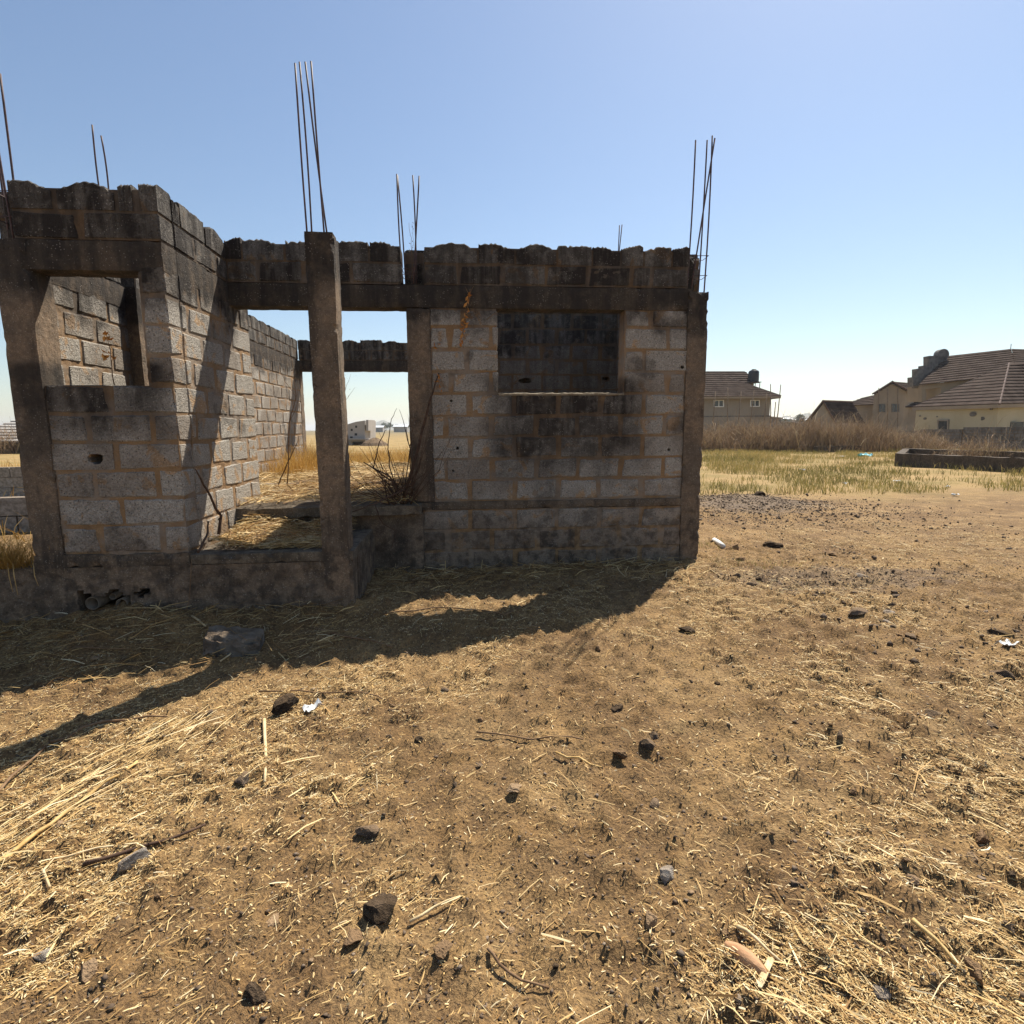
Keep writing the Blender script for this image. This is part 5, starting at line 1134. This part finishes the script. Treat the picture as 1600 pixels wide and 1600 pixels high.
V = [(c0[0]+r*math.cos(2*math.pi*k/n)*(1+.1*math.sin(3*k)), c0[1]+r*math.sin(2*math.pi*k/n), z+random.uniform(-.04, .04)) for r, z in ((1.5, -.05), (1.15, .3), (.6, .62), (.2, .8)) for k in range(n)]+[(c0[0], c0[1], .84)]
q.add(V, [(i*n+k, i*n+(k+1) % n, (i+1)*n+(k+1) % n, (i+1)*n+k) for i in range(3) for k in range(n)]+[(3*n+k, 3*n+(k+1) % n, 4*n) for k in range(n)]); link('heap', q.me('heap', M['st_dark']), gh)
row_wall('low_block_wall', zset(at(530, 722, Z=0), -.05), zset(at(592, 722, Z=0), -.05), .42, .22, 'greyblk', 'low sooty block wall in the golden grass behind the house', courses_=2)
# far settlement: zinc roofed sheds, and trees
k = 0
for x0, x1, y0, d, mt, lab in ((583, 598, 668, 420, 'zinc', 'pale zinc roofed shed left in the far opening'), (615, 636, 667, 380, 'zinc', 'pale zinc roofed shed right in the far opening'), (1224, 1238, 655, 520, 'zinc', 'far pale roof right of the dark grey shed'), (1245, 1262, 657, 560, 'zinc', 'far pale roof above the tiny tank')):
    a, b = pd(x0, y0, d), pd(x1, y0, d); t = thing('far_shed', zset(a, 0), lab, 'shed'); q = MB(); q.prism([zset(a, 0), zset(b, 0), b, a], FWH*8); link('wall', q.me('wall', M['farwall']), t)
    q = MB(); roof_plane(q, a-FWH*1-RTH*.6, b-FWH*1+RTH*.6, up(b+FWH*4+RTH*.6, 1.5), up(a+FWH*4-RTH*.6, 1.5), 1, .05); roof_plane(q, b+FWH*9+RTH*.6, a+FWH*9-RTH*.6, up(a+FWH*4-RTH*.6, 1.5), up(b+FWH*4+RTH*.6, 1.5), 1, .05); link('roof', q.me('roof', M[mt]), t)
M['treeleaf'] = mat_attr('tree_leaf', [(0, (.025, .04, .014)), (.5, (.05, .075, .025)), (1, (.09, .11, .04))], .8, .2)
def tree(x, yb, d, h, w, label):
    p = zset(pd(x, yb, d), 0); t = thing('far_tree', p, label, 'tree', None); q = MB(); q.tube([p, up(p, h*.3), up(p+RTH*.2, h*.6)], [h*.035, h*.026, h*.012], 6)
    for k in range(5):
        a = random.uniform(0, 6.3); q.tube([up(p, h*.3), up(p, h*.5)+np.array([math.cos(a), math.sin(a), 0])*w*.3, up(p, h*.68)+np.array([math.cos(a), math.sin(a), 0])*w*.5], [h*.016, h*.01, h*.004], 5)
    link('trunk', q.me('trunk', M['darkwood']), t)
    n = 1800; cl = [np.array([random.uniform(-.6, .6)*w, random.uniform(-.6, .6)*w, h*random.uniform(.42, .85)]) for _ in range(14)]; i = rng.integers(0, 14, n)
    C = p+np.array(cl)[i]+rng.normal(0, 1, (n, 3))*np.array([w*.17, w*.17, h*.08]); a = rng.normal(0, 1, (n, 3)); a /= np.linalg.norm(a, axis=1)[:, None]; b = np.cross(a, rng.normal(0, 1, (n, 3))); b /= np.linalg.norm(b, axis=1)[:, None]; s = h*.035*rng.uniform(.6, 1.4, n)[:, None]
    V = np.stack([C-a*s, C+b*s*.6, C+a*s, C-b*s*.6], 1); link('crown', mesh_np('crown', V, np.arange(n*4).reshape(-1, 4), M['treeleaf'], attr=np.repeat(rng.random(n), 4)), t)
for a in ((604, 690, 700, 11, 8, 'dark hazy tree in the middle of the far opening'), (618, 690, 760, 9, 9, 'hazy tree right of the middle one in the far opening'), (580, 690, 620, 8, 7, 'hazy tree behind the unfinished far building'),
          (1247, 690, 330, 9, 4, 'far palm green tree over the grey walls'), (1226, 690, 420, 8.5, 5, 'far tree just right of the leaning bamboo pole'), (1263, 690, 450, 8, 6, 'far tree left of the small gabled building'), (565, 690, 900, 10, 9, 'hazy tree left in the far opening')): tree(*a)
# left edge: far house roof
D = 45.0; hl = thing('grey_roof_house', zset(pd(0, 700, D), 0), 'house with grey hip roof at the left edge beyond the scrub', 'house')
a, b = pd(-60, 690, D), pd(60, 690, D); q = MB(); q.prism([zset(a, 0), zset(b, 0), b, a], FWH*7); link('wall', q.me('wall', M['cream']), hl)
q = MB(); a, b = pd(-70, 690, D-.7), pd(70, 690, D-.7); k0, k1 = pd(28, 655, D+4), pd(36, 655, D+4); roof_plane(q, a, b, k1, k0, 8, .08); roof_plane(q, b, b+FWH*9, k1, k1, 8, .08); roof_plane(q, b+FWH*9, a+FWH*9, k0, k1, 5, .06); roof_plane(q, a+FWH*9, a, k0, k0, 8, .08); link('roof', q.me('roof', M['farwall']), hl)
# hills on the horizon
def hill(name, xa, xb, d, peaks, base_y=674):
    n = 90; V = []; xs = np.linspace(xa, xb, n)
    for j, (dd, f) in enumerate(((0, 0), (.05, .45), (.12, 1), (.22, .6), (.35, -.1))):
        for x in xs:
            hpx = sum(hh*math.exp(-((x-c)/w)**2) for c, w, hh in peaks)+1.2*(fbm(np.array(x*.11), np.array(j*.7), 131, 4)-.5)*2
            hpx *= max(0, min(1, (x-xa)/25, (xb-x)/25)); p = pd(x, 669, d*(1+dd)); p[2] = max(-4, hpx*f)*d/F_PX-2; V.append(p)
    Fq = [(j*n+i, j*n+i+1, (j+1)*n+i+1, (j+1)*n+i) for j in range(4) for i in range(n-1)]
    o = link(name, mesh_py(name, V, Fq, M['hill'], True)); tag(o, kind='structure')
hill('hill', 480, 760, 2600, ((600, 14, 15), (577, 12, 9), (640, 30, 7), (560, 30, 6), (700, 40, 6)))
hill('hill', 1150, 1420, 1800, ((1226, 12, 14), (1257, 20, 17), (1290, 25, 13), (1240, 60, 6), (1350, 40, 8)))
hill('hill', -200, 480, 3200, ((20, 60, 8), (200, 90, 7), (400, 60, 8)))
hill('hill', 1420, 1900, 2600, ((1500, 60, 9), (1700, 90, 10)))
# ------------------------------------------------------------------ haze
hm = bpy.data.materials.new('haze'); hm.use_nodes = True; nt = hm.node_tree; nt.nodes.remove(nt.nodes['Principled BSDF'])
pv = nt.nodes.new('ShaderNodeVolumePrincipled'); pv.inputs['Color'].default_value = (.93, .96, 1, 1); pv.inputs['Density'].default_value = .0002; pv.inputs['Anisotropy'].default_value = .3
nt.links.new(pv.outputs[0], nt.nodes['Material Output'].inputs['Volume'])
q = MB(); q.box(-7000, 7000, -600, 9800, -8, 75); hz = link('haze', q.me('haze', hm)); tag(hz, kind='stuff')
